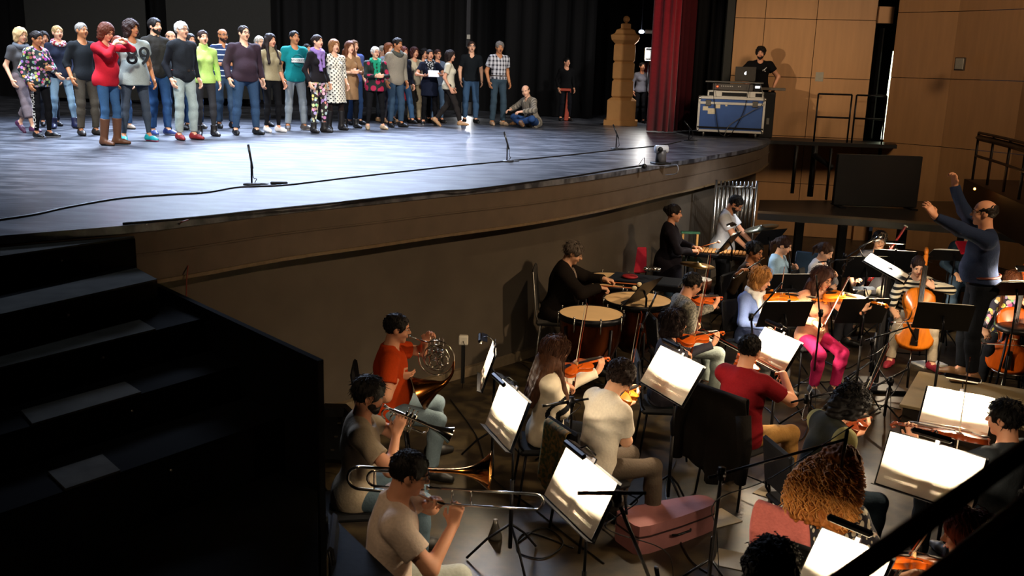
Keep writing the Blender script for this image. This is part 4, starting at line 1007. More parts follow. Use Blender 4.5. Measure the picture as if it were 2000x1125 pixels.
def music_stand(c, face, elev, w_, h_, who, sheet=True, lamp=True, power=2.6, back=False, pages=2, warm=(1, .80, .55)):
    """c is the centre of the desk; face is where the desk looks"""
    a, e = math.radians(face), math.radians(elev)
    n = V(math.sin(a)*math.cos(e), math.cos(a)*math.cos(e), math.sin(e)); up = V(-math.sin(a)*math.sin(e), -math.cos(a)*math.sin(e), math.cos(e)); c = Vector(c)
    D = frame(c, up, n)            # x right of the reader's view, y up the page, z out of the page
    basep = c-n*.06; t = thing('music_stand', 'black music stand '+who, 'music stand', V(basep.x, basep.y, 0)); I = t.matrix_world.inverted()
    m = MB(); m.box((0, 0, -.012), (w_+.03, h_+.02, .005), I @ D, bev=.002); m.build('desk', MSTD, t)
    m = MB(); m.box((0, -h_/2-.012, .012), (w_+.03, .005, .05), I @ D); m.build('ledge', MSTD, t)
    m = MB(); m.tube([I @ (c-n*.015), I @ (c-n*.06-V(0, 0, .05)), V(0, 0, c.z-.25)], .012, 8); m.build('tilt_joint', BLKMET, t)
    m = MB(); m.tube([(0, 0, c.z-.22), (0, 0, .6)], .009, 8); m.tube([(0, 0, .62), (0, 0, .12)], .014, 8); m.build('pole', MSTD, t)
    for k in range(3):
        b = a+.5+k*2.094; m = MB(); m.tube([(0, 0, .30), (math.sin(b)*.16, math.cos(b)*.16, .17), (math.sin(b)*.30, math.cos(b)*.30, .012)], .009, 6); m.build('leg', MSTD, t)
    if sheet:
        m = MB(); nn = 8
        for sgn in ((1, -1) if pages == 2 else (1,)):
            vs = []; fs = []
            for i in range(nn+1):
                u = i/nn; x = sgn*u*w_/2 if pages == 2 else (u-.5)*w_
                z = .006+.008*math.sin(u*math.pi)*(.9 if sgn > 0 else .6)
                for y in (-h_/2, h_/2): vs += [(x, y, z), (x, y, z-.0015)]
            for i in range(nn):
                q = [(4*i, 4*i+4, 4*i+6, 4*i+2), (4*i+1, 4*i+3, 4*i+7, 4*i+5), (4*i, 4*i+1, 4*i+5, 4*i+4), (4*i+2, 4*i+6, 4*i+7, 4*i+3)]; fs += q if sgn > 0 else [f[::-1] for f in q]
            m.add(vs, fs, D, True)
        s_ = m.build('sheet_music', PAPER); tag(s_, 'open white sheet music on the stand '+who, 'sheet music')
        for sgn in ((1, -1) if pages == 2 else ()):
            m = MB()
            for r in range(6):
                for l in range(4):
                    y = h_*(.40-r*.145-l*.014); z = .006+.0085
                    m.tube([(sgn*w_*(.07), y, z-.005), (sgn*w_*.25, y, z+.001), (sgn*w_*.43, y, z-.005)], .0003, 3, D)
            m.build('staves', mat('#b4ac9c', .9, name='printed staves'), s_)
    if lamp:
        l = thing('stand_lamp', 'clip-on bar lamp on the stand '+who, 'lamp', D @ TR(0, h_/2+.035, .14))
        m = MB(); m.box((0, 0, 0), (.235, .035, .03), bev=.012); m.box((0, .019, -.035), (.235, .003, .05)); m.build('shade', BLKMET, l)
        m = MB(); m.tube([(0, 0, 0), (0, .04, -.06), (0, .01, -.14)], .005, 6); m.box((0, -.03, -.145), (.03, .05, .018), bev=.004); m.build('clip', BLKMET, l)
        m = MB(); m.box((0, -.006, -.0158), (.20, .018, .003)); m.build('bulb', mat('#ffe8b8', .5, emit=.5, var=0, bump=0, name='lamp tube'), l)
        p0 = D @ V(0, h_/2+.012, .098 if False else .085); p1 = D @ V(0, -.02, 0)
        li = light('lamp_light', 'AREA', D @ V(0, h_/2+.03, .115), D @ V(0, -h_*.18, -.0), power*4.6, warm, .22, sy=.02)
    return D
def mic_stand(base, top, bp, be, label, mic=True, mlen=.17, cable=True, mdir=None):
    """pole from base up to top, boom from bp to be, microphone at be"""
    base, top, bp, be = map(Vector, (base, top, bp, be)); t = thing('microphone_stand', 'black microphone stand '+label, 'microphone stand', base)
    o = lambda p: p-base
    m = MB(); m.tube([o(top), V(o(top).x*.2, o(top).y*.2, .35)], .010, 8); m.tube([V(o(top).x*.2, o(top).y*.2, .5), V(0, 0, .1)], .014, 8); m.build('pole', BLKMET, t)
    for k in range(3):
        b = .4+k*2.094; m = MB(); m.tube([(0, 0, .22), (math.sin(b)*.30, math.cos(b)*.30, .012)], .009, 6); m.build('leg', BLKMET, t)
    m = MB(); m.tube([o(bp), o(be)], .008, 8); m.build('boom', BLKMET, t)
    m = MB(); m.tube([o(top)-V(0, 0, .03), o(top)+V(0, 0, .035)], .02, 8); m.ball(o(top), .026, 8); m.build('clamp', BLKMET, t)
    if mic:
        d = Vector(mdir) if mdir is not None else (be-bp); d.normalize(); q = thing('microphone', 'slim black microphone on the stand '+label, 'microphone', be)
        m = MB(); m.tube([-d*mlen*.3, d*mlen*.45, d*mlen*.47, d*mlen*.9], [.010, .0105, .0095, .0098], 10); m.build('microphone_body', mat('#1c1a18', .35, .5, name='microphone metal'), q)
        m = MB(); m.tube([d*mlen*.9, d*mlen*.93], .0102, 10); m.build('capsule', STEEL, q)
        if cable:
            m = MB(); P = bez([be-d*mlen*.3, be-d*(mlen*.3+.05)-V(0, 0, .04), be.lerp(top, .6)-V(0, 0, .10), top-V(.02, 0, .15), base+V(.03, .02, .4), base+V(.08, .02, .01)], 6); m.tube(P, .0032, 5)
            cb = m.build('cable', BLACK, q); cb.matrix_parent_inverse = q.matrix_world.inverted()
    return t
# --- music stands: desk centres, facing, tilt, width and height measured against the photograph
music_stand((-.01, 5.89, 1.10), 249, 20, .48, .335, 'in front of the trumpeter')
music_stand((.40, 4.73, 1.116), 246, 25, .56, .32, 'in front of the trombonist', power=3.)
music_stand((1.212, 6.77, 1.118), 246, 31, .57, .32, 'beside the violinist in the white T-shirt')
music_stand((2.215, 7.65, 1.075), 249, 31, .50, .30, 'facing the man in dark red')
music_stand((3.088, 6.185, 1.095), 212, 48, .43, .34, 'behind the lower right violinist')
music_stand((2.461, 5.145, 1.107), 224, 24, .545, .32, 'right of the curly blond woman', power=3.2)
music_stand((1.60, 4.06, 1.05), 229, 40, .36, .31, 'at the bottom edge right of the padded chair')
g = AT(953, 712, 7.6)
music_stand((g.x, g.y, g.z), 268, 18, .46, .32, 'turned edge-on in front of the horn player', power=2.2)
g9 = AT(1732, 523, 10.0)
D9 = music_stand((g9.x, g9.y, g9.z), 118, 66, .52, .46, 'of the conductor, white score lying nearly flat', power=.01, lamp=False)
for q in bpy.data.objects:
    pass
g = AT(1752, 535, 9.4); t = thing('conductor_pole', 'thick black post carrying the desk of the conductor', 'post', V(g9.x+.03, g9.y, 0)); m = MB(); m.box((0, 0, .70), (.055, .055, 1.30), bev=.01); m.build('post', MSTD, t)
m = MB(); m.box((0, 0, .02), (.5, .5, .04), bev=.01); m.build('base', MSTD, t)
l = thing('desk_lamp', 'bright chrome clip lamp over the score of the conductor', 'lamp', D9 @ V(-.1, .26, .0)); m = MB(); m.tube([(0, 0, 0), (-.05, .02, .10), (.12, .0, .20)], .008, 6); m.build('arm', CHROME, l); m = MB(); m.tube([(.10, 0, .19), (.18, 0, .23)], [.02, .035], 10); m.build('shade', CHROME, l)
light('score_light', 'AREA', D9 @ V(-.05, .16, .26), D9 @ V(0, -.02, 0), 7, (1, .96, .88), .06)
for px, py, Yv, face, who, lp in ((1532, 612, 9.2, 350, 'with black back, below the blue cardigan', 1), (1545, 556, 10.6, 350, 'with black back, between cardigan and pink trousers', 0), (1684, 606, 9.5, 352, 'with black back, right of the pink trousers', 1), (1842, 617, 9.0, 10, 'with black back, between cello and conductor', 0), (1745, 508, 12.0, 10, 'with black back, before the bassoonist', 1), (1690, 520, 11.6, 350, 'with black back, left of the bassoonist', 0)):
    g = AT(px, py, Yv); music_stand((g.x, g.y, g.z), face, 25, .50, .30, who, True, bool(lp), 6.5)
g = AT(1256, 566, 9.9); music_stand((g.x, g.y, g.z), 305, 38, .45, .32, 'dark and tilted between the timpani', False, False)
g = AT(1424, 472, 12.2); music_stand((g.x, g.y, g.z), 300, 35, .36, .30, 'in front of the percussionist in the white T-shirt', True, True, 1.6, warm=(1, .92, .8))
g = AT(1500, 462, 12.6); music_stand((g.x, g.y, g.z), 330, 40, .44, .30, 'small black one left of the clarinettist', False, False)
g = AT(1864, 498, 11.5); music_stand((g.x, g.y, g.z), 5, 60, .60, .34, 'flat one holding a red folder behind the conductor', True, False)
g = AT(1985, 562, 9.3); music_stand((g.x, g.y, g.z), 350, 55, .55, .34, 'at the right edge with a white score', True, True, 5)
g = AT(1893, 492, 11.4); m = MB(); m.box((0, 0, 0), (.28, .22, .03), TR(g.x, g.y, g.z+.05) @ Matrix.Rotation(.5, 4, 'X')); tag(m.build('red_folder', mat('#b01028', .7, name='red card')), 'red folder lying on the music stand behind the conductor', 'folder')
# --- timpani
for px, py, z, R_, lab in ((1155, 612, .86, .335, 'copper timpano with pale drumhead, nearest of the three'), (1246, 585, .86, .375, 'copper timpano half shaded, right one beside the dark music stand'), (1196, 546, .84, .41, 'large timpano behind with dull brown head under the table')):
    p = G(px, py, z); timpano(V(p.x, p.y, 0), R_, z, lab)
p = G(1262, 543, .92); t = thing('percussion_table', 'black percussion table with blue cloth behind the timpani', 'table', TR(p.x, p.y, 0) @ RZ(-.35))
m = MB(); m.box((0, 0, .90), (.85, .42, .03), bev=.008); m.build('top', mat('#17202e', .8, name='blue black cloth'), t)
m = MB(); m.box((0, -.2, .86), (.95, .03, .07), bev=.004); m.build('rail', BLKMET, t)
for sx in (-.38, .38):
    for sy in (-.17, .17): m = MB(); m.tube([(sx, sy, .88), (sx*1.05, sy*1.2, 0)], .012, 6); m.build('leg', BLKMET, t)
p = G(1250, 541, .93); m = MB(); m.lathe([(.001, 0), (.085, 0), (.10, .012), (.085, .028), (.001, .030)], 20, TR(p.x-.12, p.y, .92)); tag(m.build('tambourine', mat('#a02830', .6, name='red lacquer')), 'small round red drum lying on the blue cloth', 'drum')
p = AT(1262, 525, 10.9); 
for k in range(4): m = MB(); m.ball((p.x+.05*k, p.y+.06*(k % 2), p.z-.02*(k % 2)), (.035, .035, .03), 8); tag(m.build('sleigh_bell', CHROME), 'shiny metal bell clustered above the percussion table', 'bell', 'metal bells above the percussion table')
# red chair, cymbal, wood frame
p = G(1252, 522, .75); o = get(('chair', 'red'), lambda: chair_proto('red')); put(o, TR(p.x, p.y+.25, 0) @ RZ(-2.9) @ TR(0, 0, .03), 'crimson padded chair empty against the pit wall')
p = G(1362, 518, .95); t = thing('cymbal', 'bronze cymbal on a stand right of the standing percussion woman', 'cymbal', V(p.x, p.y, 0)); m = MB(); m.lathe([(.01, .035), (.04, .03), (.06, .012), (.22, 0), (.22, -.002), (.06, .008)], 28, TR(0, 0, .95) @ Matrix.Rotation(.08, 4, 'Y')); m.build('plate', mat('#a8844a', .3, 1., var=.2, bump=.03, name='bronze'), t); m = MB(); m.tube([(0, 0, 1.0), (0, 0, .05)], .01, 6); m.build('pole', CHROME, t)
for k in range(3): m = MB(); m.tube([(0, 0, .35), (.25*math.sin(k*2.1), .25*math.cos(k*2.1), .01)], .009, 6); m.build('leg', CHROME, t)
p = G(1365, 545, .75); t = thing('snare_drum', 'wooden snare drum under the bronze cymbal', 'drum', V(p.x, p.y, 0)); m = MB(); m.lathe([(.16, .60), (.165, .60), (.165, .75), (.16, .75)], 24); m.build('shell', mat('#5a3018', .4, name='walnut'), t); m = MB(); m.lathe([(.001, .752), (.165, .752)], 24); m.build('drumhead', mat('#e0dcd0', .6, name='drum skin'), t)
for k in range(3): m = MB(); m.tube([(.12*math.sin(k*2.1), .12*math.cos(k*2.1), .6), (.24*math.sin(k*2.1), .24*math.cos(k*2.1), .01)], .009, 6); m.build('leg', CHROME, t)
p = G(1345, 500, .85); t = thing('wood_rack', 'green and pale wood instrument rack beside the percussion woman', 'rack', V(p.x, p.y, 0))
for dx in (-.1, .1): m = MB(); m.box((dx, 0, .62), (.03, .03, 1.15), bev=.004); m.build('upright', mat('#c89858', .6, name='pale wood'), t)
m = MB(); m.box((0, 0, 1.18), (.26, .05, .03)); m.build('top_bar', mat('#2a6048', .6, name='green paint'), t); m = MB(); m.box((0, 0, .80), (.34, .3, .03)); m.build('shelf', mat('#2a6048', .6, name='green paint'), t)
# tubular bells
a, b = AT(1388, 500, 14.2), AT(1466, 500, 14.2); zt = AT(1430, 352, 14.2).z; xa, xb = a.x, b.x; t = thing('tubular_bells', 'tall rack of chrome tubular bells behind the percussionist', 'tubular bells', V((xa+xb)/2, 14.2, 0)); wd = xb-xa
for k in range(18):
    x = -wd/2+.05+(wd-.1)*k/17; m = MB(); front = k % 2; m.tube([(x, .05*front, zt-.02-.06*(1-front)), (x, .05*front, .55+.02*k)], .014, 8); m.build('chime_tube', CHROME, t)
for x in (-wd/2, wd/2): m = MB(); m.tube([(x, 0, zt), (x, 0, .05)], .022, 8); m.build('upright', CHROME, t)
m = MB(); m.tube([(-wd/2, 0, zt-.10), (wd/2, 0, zt-.10)], .015, 6); m.tube([(-wd/2, .05, zt-.28), (wd/2, .05, zt-.28)], .012, 6); m.build('crossbar', CHROME, t)
m = MB(); m.box((0, 0, .06), (wd+.1, .5, .06), bev=.02); m.build('base', BLKMET, t)
light('bells_fill', 'SPOT', (4.2, 12.3, 2.9), ((xa+xb)/2, 14.2, 1.2), 130, (.95, .97, 1), .08, 50, .6)  # unseen spot, added to make the chrome tubes shine
# mallet instrument and suspended cymbal
p = AT(1405, 492, 12.6); t = thing('marimba', 'mallet instrument with wooden bars in front of the percussionist', 'marimba', TR(p.x, p.y, 0) @ RZ(-.3))
m = MB(); m.box((0, 0, p.z-.03), (.95, .42, .05), bev=.01); m.build('frame', BLKMET, t)
for k in range(18): m = MB(); m.box((-.42+k*.05, 0, p.z+.012), (.038, .36-.008*k, .018), bev=.003); m.build('bar', mat('#b8834e', .5, name='rosewood bar'), t)
for sx in (-.42, .42):
    for sy in (-.17, .17): m = MB(); m.tube([(sx, sy, p.z-.05), (sx, sy, 0)], .015, 6); m.build('leg', BLKMET, t)
p = AT(1487, 446, 13.); t = thing('suspended_cymbal', 'grey suspended cymbal on a stand above the flautist', 'cymbal', V(p.x, p.y, 0)); m = MB(); m.lathe([(.01, .035), (.04, .03), (.06, .012), (.24, 0), (.24, -.002), (.06, .008)], 28, TR(0, 0, p.z) @ Matrix.Rotation(-.25, 4, 'Y')); m.build('plate', mat('#8a8468', .35, 1., var=.2, name='dull bronze'), t); m = MB(); m.tube([(0, 0, p.z+.05), (0, 0, .02)], .011, 6); m.build('pole', CHROME, t)
# --- podium, stool
pd = [G(1795, 724, .3), G(1757, 789, .3)]; u = (pd[0]-pd[1]).normalized(); n_ = V(u.y, -u.x, 0)
t = thing('podium', 'low grey-brown wooden podium under the conductor', 'podium', V(pd[1].x, pd[1].y, 0)); M = frame(V(0, 0, 0)+n_*.85+u*.62, u, (0, 0, 1))
m = MB(); m.box((0, 0, .285), (1.7, 1.25, .03), M, bev=.004); m.build('deck', mat('#8a7a5c', .5, var=.15, scale=6, bump=.05, name='worn plywood'), t)
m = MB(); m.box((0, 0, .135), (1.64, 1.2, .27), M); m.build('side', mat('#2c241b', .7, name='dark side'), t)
p = G(1985, 640, .78); t = thing('stool', 'tall stool with black padded seat at the right edge beside the conductor', 'stool', V(p.x, p.y, 0))
m = MB(); m.lathe([(.001, .80), (.17, .80), (.20, .785), (.205, .755), (.18, .74), (.001, .74)], 28); m.build('seat', mat('#1c1a18', .4, spec=.5, name='black vinyl'), t)
for k in range(4): a_ = k*math.pi/2+.5; m = MB(); m.tube([(.12*math.cos(a_), .12*math.sin(a_), .74), (.22*math.cos(a_), .22*math.sin(a_), 0)], .014, 6); m.build('leg', BLKMET, t)
m = MB(); m.tube([(.18*math.cos(i*math.pi/8), .18*math.sin(i*math.pi/8), .3) for i in range(16)], .009, 6, closed=True); m.build('foot_ring', CHROME, t)
# --- microphones of the pit
A_ = AT
mic_stand(G(1290, 1200, 0), A_(1206, 975, 3.75), A_(1262, 963, 3.75), A_(1200, 963, 3.75), 'in front of the trombone music stand')
mic_stand(G(1383, 1150, 0), A_(1409, 926, 4.4), A_(1384, 933, 4.4), A_(1652, 858, 4.62), 'with long boom over the curly blond woman', mdir=(-.05, 0, -1))
b_ = G(1578, 830, 0); mic_stand(b_, A_(1576, 780, 6.4), A_(1545, 786, 6.4), A_(1660, 757, 6.5), 'left of the dark curly-haired man')
b_ = G(1585, 770, 0); mic_stand(b_, A_(1603, 612, 8.4), A_(1603, 640, 8.4), A_(1597, 570, 8.5), 'before the woman in pink trousers', cable=False)
b_ = G(1697, 742, 0); mic_stand(b_, A_(1703, 668, 8.8), A_(1690, 665, 8.8), A_(1776, 638, 8.9), 'at the front of the cello', mdir=(.5, -.2, -.9))
b_ = G(1112, 900, 0); mic_stand(b_, A_(1117, 785, 5.9), A_(1150, 779, 5.9), A_(1105, 786, 5.9), 'beside the violinist in the cream sweater')
b_ = G(1240, 760, 0); mic_stand(b_, A_(1252, 640, 8.6), A_(1252, 640, 8.6), A_(1270, 600, 8.7), 'among the timpani', cable=False)
b_ = G(1470, 720, 0); mic_stand(b_, A_(1467, 620, 8.6), A_(1467, 622, 8.6), A_(1510, 573, 8.8), 'under the viola of the woman in the blue cardigan', cable=False)
b_ = G(1725, 830, 0); mic_stand(b_, A_(1740, 745, 7.0), A_(1680, 770, 6.9), A_(1775, 720, 7.1), 'left of the podium', mdir=(0, -.1, -1))
b_ = G(1655, 600, 0); mic_stand(b_, A_(1650, 500, 11.2), A_(1640, 512, 11.2), A_(1700, 470, 11.3), 'in front of the bassoonist')
b_ = G(1625, 600, 0); mic_stand(b_, A_(1618, 512, 10.9), A_(1598, 512, 10.9), A_(1640, 508, 10.9), 'before the seated woman in white')
# --- cases, boxes, cloths on the floor
p = G(1305, 1012, .14); t = thing('instrument_case', 'dusty rose violin case lying on the pit floor', 'case', TR(p.x, p.y, .0) @ RZ(.52))
prof = [(-.39, -.10), (-.37, -.14), (-.28, -.155), (.0, -.14), (.25, -.11), (.36, -.09), (.40, -.05), (.41, 0), (.40, .05), (.36, .09), (.25, .11), (0, .14), (-.28, .155), (-.37, .14), (-.39, .10)]
CM = mat('#8c5a58', .7, var=.1, bump=.08, name='rose fabric'); m = MB(); m.prism(prof, .0, .13); m.build('case_body', CM, t); m = MB(); m.prism([(x*.99, y*.98) for x, y in prof], .138, .215); m.build('lid', CM, t)
m = MB(); m.prism([(x*1.008, y*1.02) for x, y in prof], .128, .139); m.build('seam', mat('#2e1c1c', .5, name='dark zip'), t)
m = MB(); m.tube([(-.09, -.16, .10), (-.06, -.19, .11), (.06, -.18, .11), (.09, -.15, .10)], .009, 6); m.build('handle', BLACK, t)
p = G(905, 690, 0); q = AT(905, 664, 9.55); t = thing('wall_socket', 'white socket box on a black post at the pit wall', 'socket', V(q.x, q.y, 0)); m = MB(); m.box((0, 0, q.z), (.10, .07, .10), bev=.01); m.build('socket', mat('#d8d2c4', .6, name='white plastic'), t); m = MB(); m.box((0, .02, q.z/2), (.04, .03, q.z-.08)); m.build('post', BLACK, t); m = MB(); m.tube([(0, -.04, q.z), (.02, -.06, q.z-.05), (.02, -.04, .3), (0, -.03, 0)], .004, 5); m.build('plug_lead', BLACK, t)
p = G(967, 1052, 0); t = thing('trumpet_mute', 'small metal cone mute standing on the floor under the trumpet stand', 'mute', V(p.x, p.y, 0)); m = MB(); m.lathe([(.001, 0), (.05, 0), (.052, .02), (.02, .12), (.018, .15), (.001, .15)], 18); m.build('cone', STEEL, t)
for k, (px, py, w_, d_, r_, c) in enumerate(((1402, 1012, .28, .24, .5, 'lying beside the rose violin case'), (1512, 965, .2, .28, .9, 'lying under the jacket on the chair'), (1590, 665, .2, .26, .4, 'lying behind the man in dark red'), (1945, 612, .3, .2, 1.1, 'lying on the floor near the cello'), (1660, 800, .22, .3, .2, 'lying left of the podium'), (1440, 1095, .25, .3, 1.2, 'lying at the bottom near the dark curly head'))):
    p = G(px, py, .004); m = MB(); m.box((0, 0, 0), (w_, d_, .004), TR(p.x, p.y, .004) @ RZ(r_)); tag(m.build('paper_sheet', mat('#b0a48c', .8, var=.05, name='floor paper')), 'loose pale sheet of paper '+c, 'paper')
p = G(1815, 712, .0); m = MB(); m.box((0, 0, .01), (.35, .22, .02), TR(p.x, p.y, 0) @ RZ(.3)); tag(m.build('white_folder', PAPER), 'white folder lying on the floor under the cello', 'folder')
# cables on the pit floor
def cable(pts, r, mt, label, z=.008, n=8, name='cable'):
    m = MB(); m.tube(bez(pts, n), r, 5); return tag(m.build(name, mt), label, 'cable')
for k, (P, lab) in enumerate((([(880, 780), (930, 850), (960, 930), (1040, 990), (1100, 1040), (1180, 1100)], 'black cable running under the brass music stands'), ([(1010, 1060), (1060, 1030), (1100, 1060), (1060, 1090), (1010, 1075), (1030, 1040), (1120, 1070)], 'coiled black cable on the floor below the trombone slide'), ([(1440, 760), (1500, 800), (1560, 860), (1600, 800), (1700, 790), (1760, 800)], 'black cable across the floor left of the podium'), ([(1600, 700), (1650, 720), (1700, 700), (1740, 760)], 'thin black cable under the woman in pink trousers'), ([(1320, 900), (1300, 960), (1340, 1080), (1400, 1130)], 'black cable beside the rose violin case'))):
    cable([G(x, y, .008) for x, y in P], .006, BLACK, lab)
# --- on the stage: floor microphones, cables, camera
def floor_mic(px, py, lab, tipd):
    p = G(px, py, DECK); t = thing('floor_microphone', 'short black microphone stand on the stage floor '+lab, 'microphone', TR(p))
    m = MB(); m.lathe([(.001, 0), (.085, 0), (.085, .012), (.02, .022), (.001, .024)], 20); m.build('base', BLACK, t)
    m = MB(); m.tube([(0, 0, .02), (0, 0, .24)], .009, 8); m.build('pole', BLKMET, t)
    a, b = V(*tipd), V(0, 0, .24); d = (a-b).normalized(); m = MB(); m.tube([b-d*.08, b+d*.07, b+d*.16], [.010, .012, .012], 10); m.build('microphone_body', mat('#3a3a3a', .3, .8, name='mic steel'), t)
    m = MB(); m.tube(bez([b-d*.08, b-d*.11-V(0, 0, .06), V(.05, 0, .06), V(.03, .02, .012)]+[V(.08+.08*math.cos(i*.9), .05*math.sin(i*.9), .012) for i in range(16)], 3), .004, 5); m.build('coiled_cable', BLACK, t)
    return t
floor_mic(492, 361, 'nearest, at the left above the long apron', (-.05, .03, .5)); floor_mic(990, 316, 'left of the middle of the apron edge', (-.07, .03, .45)); floor_mic(1203, 291, 'in front of the pillar prop', (-.08, .03, .42)); floor_mic(1345, 275, 'between red curtain and flight case', (-.12, .03, .38))
cable([G(x, y, DECK+.008) for x, y in [(-60, 437), (60, 420), (130, 405), (230, 388), (330, 380), (400, 376), (460, 366), (500, 364), (560, 361), (680, 347), (760, 338), (880, 325), (975, 316), (1100, 304), (1200, 293), (1290, 284), (1330, 276)]], .009, BLACK, 'long black cable running along the stage floor between the microphones')
cable([G(x, y-3, DECK+.008) for x, y in [(240, 440), (380, 428), (500, 415), (640, 401), (700, 394), (860, 377), (930, 372), (1100, 350), (1200, 334), (1260, 325)]], .010, BLACK, 'black cable taped along the very edge of the stage')
p = G(545, 360, DECK); m = MB(); m.box((0, 0, .014), (.17, .05, .028), TR(p) @ RZ(.2), bev=.01); tag(m.build('cable_connector', BLACK), 'small black connector box lying on the stage cable', 'connector')
pr_ = [G(365, 428, DECK+.006), G(350, 434, DECK+.003), G(349, 445, 1.95), G(352, 475, 1.85), G(364, 510, 1.75), G(362, 545, 1.63), G(361, 590, 1.45)]
cable([V(a.x+.02, a.y-.03, a.z) for a in pr_], .005, mat('#7a2c24', .6, name='red cable'), 'thin reddish cable hanging down over the dark stage front')
p = G(1290, 320, DECK); t = thing('video_camera', 'grey and white motorised camera on the edge of the stage', 'camera', TR(p) @ RZ(.3)); m = MB(); m.box((0, 0, .012), (.24, .18, .024), bev=.008); m.build('base', BLACK, t); m = MB(); m.tube([(0, 0, .02), (0, 0, .12), (0, 0, .19)], [.075, .07, .07], 16); m.build('body', mat('#4c4c50', .4, name='grey plastic'), t); m = MB(); m.tube([(-.085, 0, .20), (.085, 0, .20)], .055, 16); m.build('head', mat('#b8bcc4', .35, name='silver plastic'), t); m = MB(); m.tube([(-.04, -.04, .2), (-.05, -.075, .2)], .035, 14); m.build('lens', BLACK, t)
m = MB(); m.tube(bez([G(1245, 326, DECK+.01), G(1258, 308, DECK+.12), G(1262, 322, DECK+.01), G(1300, 324, DECK+.02), G(1322, 322, DECK+.08), G(1322, 338, DECK-.0), G(1300, 342, 2.0)], 6), .005, 5); tag(m.build('camera_cable', mat('#8a8a8c', .5, name='grey cable')), 'looped grey cable beside the motorised camera', 'cable')
p = G(1258, 326, DECK+.02); m = MB(); m.ball((p.x, p.y, p.z+.01), .035, 10); tag(m.build('plug', BLACK), 'round black plug left of the motorised camera', 'plug')
# floor light between the legs of the man in black polo
p = G(911, 236, DECK); q = AT(911, 206, p.y+2.5); t = thing('floor_light', 'dazzling white floor light behind the man in the black polo', 'light', V(q.x, q.y, DECK)); m = MB(); m.box((0, .05, .18), (.30, .2, .34), bev=.02); m.build('housing', BLACK, t); m = MB(); m.box((0, -.055, .20), (.085, .012, .13), bev=.004); m.build('lens', mat('#ffffff', .5, emit=30, var=0, bump=0, name='lit lens'), t)
light('floor_light_beam', 'SPOT', (q.x, q.y-.12, DECK+.25), (q.x+.3, q.y-9, DECK), 60, (1, 1, 1), .05, 50, .8)
# backstage work light
q = AT(1268, 106, 23.); t = thing('work_light', 'lit work light with open barn doors between pillar and red curtain', 'light', V(q.x, q.y, q.z)); m = MB(); m.box((0, .06, 0), (.20, .12, .22), bev=.01); m.build('housing', BLACK, t); m = MB(); m.box((-.02, -.01, 0), (.05, .02, .14), bev=.004); m.build('tube', mat('#ffffff', .5, emit=25, var=0, bump=0, name='work light tube'), t)
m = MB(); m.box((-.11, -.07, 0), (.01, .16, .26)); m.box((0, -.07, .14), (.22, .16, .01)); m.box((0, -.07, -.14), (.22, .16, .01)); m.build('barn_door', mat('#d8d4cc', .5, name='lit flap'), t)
m = MB(); m.tube([(0, .06, -.1), (0, .06, DECK-q.z)], .015, 6); m.build('stand', BLKMET, t)
light('work_light_beam', 'POINT', (q.x-.05, q.y-.3, q.z), (0, 0, 0), 35, (1, .96, .9), .08)
q = AT(1253, 62, 24.5); m = MB(); m.ball((q.x, q.y, q.z), (.07, .03, .045), 8); o = tag(m.build('blue_lamp', mat('#cfd8ff', .5, emit=6, var=0, bump=0, name='bluish lamp')), 'small bluish-white lamp glowing high behind the pillar prop', 'lamp'); m = MB(); m.tube([(q.x, q.y+.03, q.z), (q.x, q.y+.03, 9)], .01, 5); m.build('cable', BLACK, o)
q = AT(1275, 62, 24.); m = MB(); m.tube([(q.x-.18, q.y, q.z), (q.x+.7, q.y, q.z)], .05, 8); m.tube([(q.x+.4, q.y, q.z), (q.x+.4, q.y, 12)], .012, 6); tag(m.build('duct_pipe', mat('#8a8680', .6, name='grey pipe')), 'horizontal grey pipe behind the red curtain edge', 'pipe')
# red stand
p = G(1103, 236, DECK); t = thing('red_trestle', 'red wooden trestle stand in the dark right of the sitting man', 'stand', TR(p)); RD = mat('#9a3a24', .6, var=.15, name='red paint')
m = MB(); m.box((-.02, 0, .74), (.26, .3, .06), bev=.01); m.build('top', RD, t); m = MB(); m.box((.03, 0, .37), (.10, .10, .72), TR(0, 0, 0) @ Matrix.Rotation(.06, 4, 'Y'), bev=.01); m.build('leg', RD, t); m = MB(); m.box((.09, 0, .28), (.05, .1, .12), bev=.01); m.build('block', RD, t)
# --- sound desk: flight cases, amplifier, laptop
c0, c1 = G(1366, 252, DECK), G(1480, 269, DECK); u = (c1-c0); u.z = 0; W_ = u.length*.62; ctr = (c0+c1)/2
ctr = V(4.22, 18.95, DECK); ang = math.radians(-12); W_ = 1.25
t = thing('flight_case', 'large blue flight case with white aluminium edges on castors', 'case', TR(ctr+V(.05, .35, 0)) @ RZ(ang))
BLU = mat('#3c5a96', .5, var=.12, scale=8, bump=.03, name='blue laminate'); ALU = mat('#d8d4c8', .4, .3, var=.08, name='aluminium edge')
m = MB(); m.box((0, 0, .44), (W_, .62, .64), bev=.005); m.build('case_body', BLU, t)
def edges(m, cx, cy, cz, sx, sy, sz, r):
    for a in (-1, 1):
        for b in (-1, 1):
            m.box((cx, cy+a*sy/2, cz+b*sz/2), (sx+r, r, r)); m.box((cx+a*sx/2, cy, cz+b*sz/2), (r, sy+r, r)); m.box((cx+a*sx/2, cy+b*sy/2, cz), (r, r, sz+r))
m = MB(); edges(m, 0, 0, .44, W_, .62, .64, .04); m.box((0, -.315, .66), (W_, .03, .045)); m.build('edging', ALU, t)
m = MB(); m.box((0, -.318, .185), (W_+.03, .03, .03)); m.build('black_strip', BLACK, t)
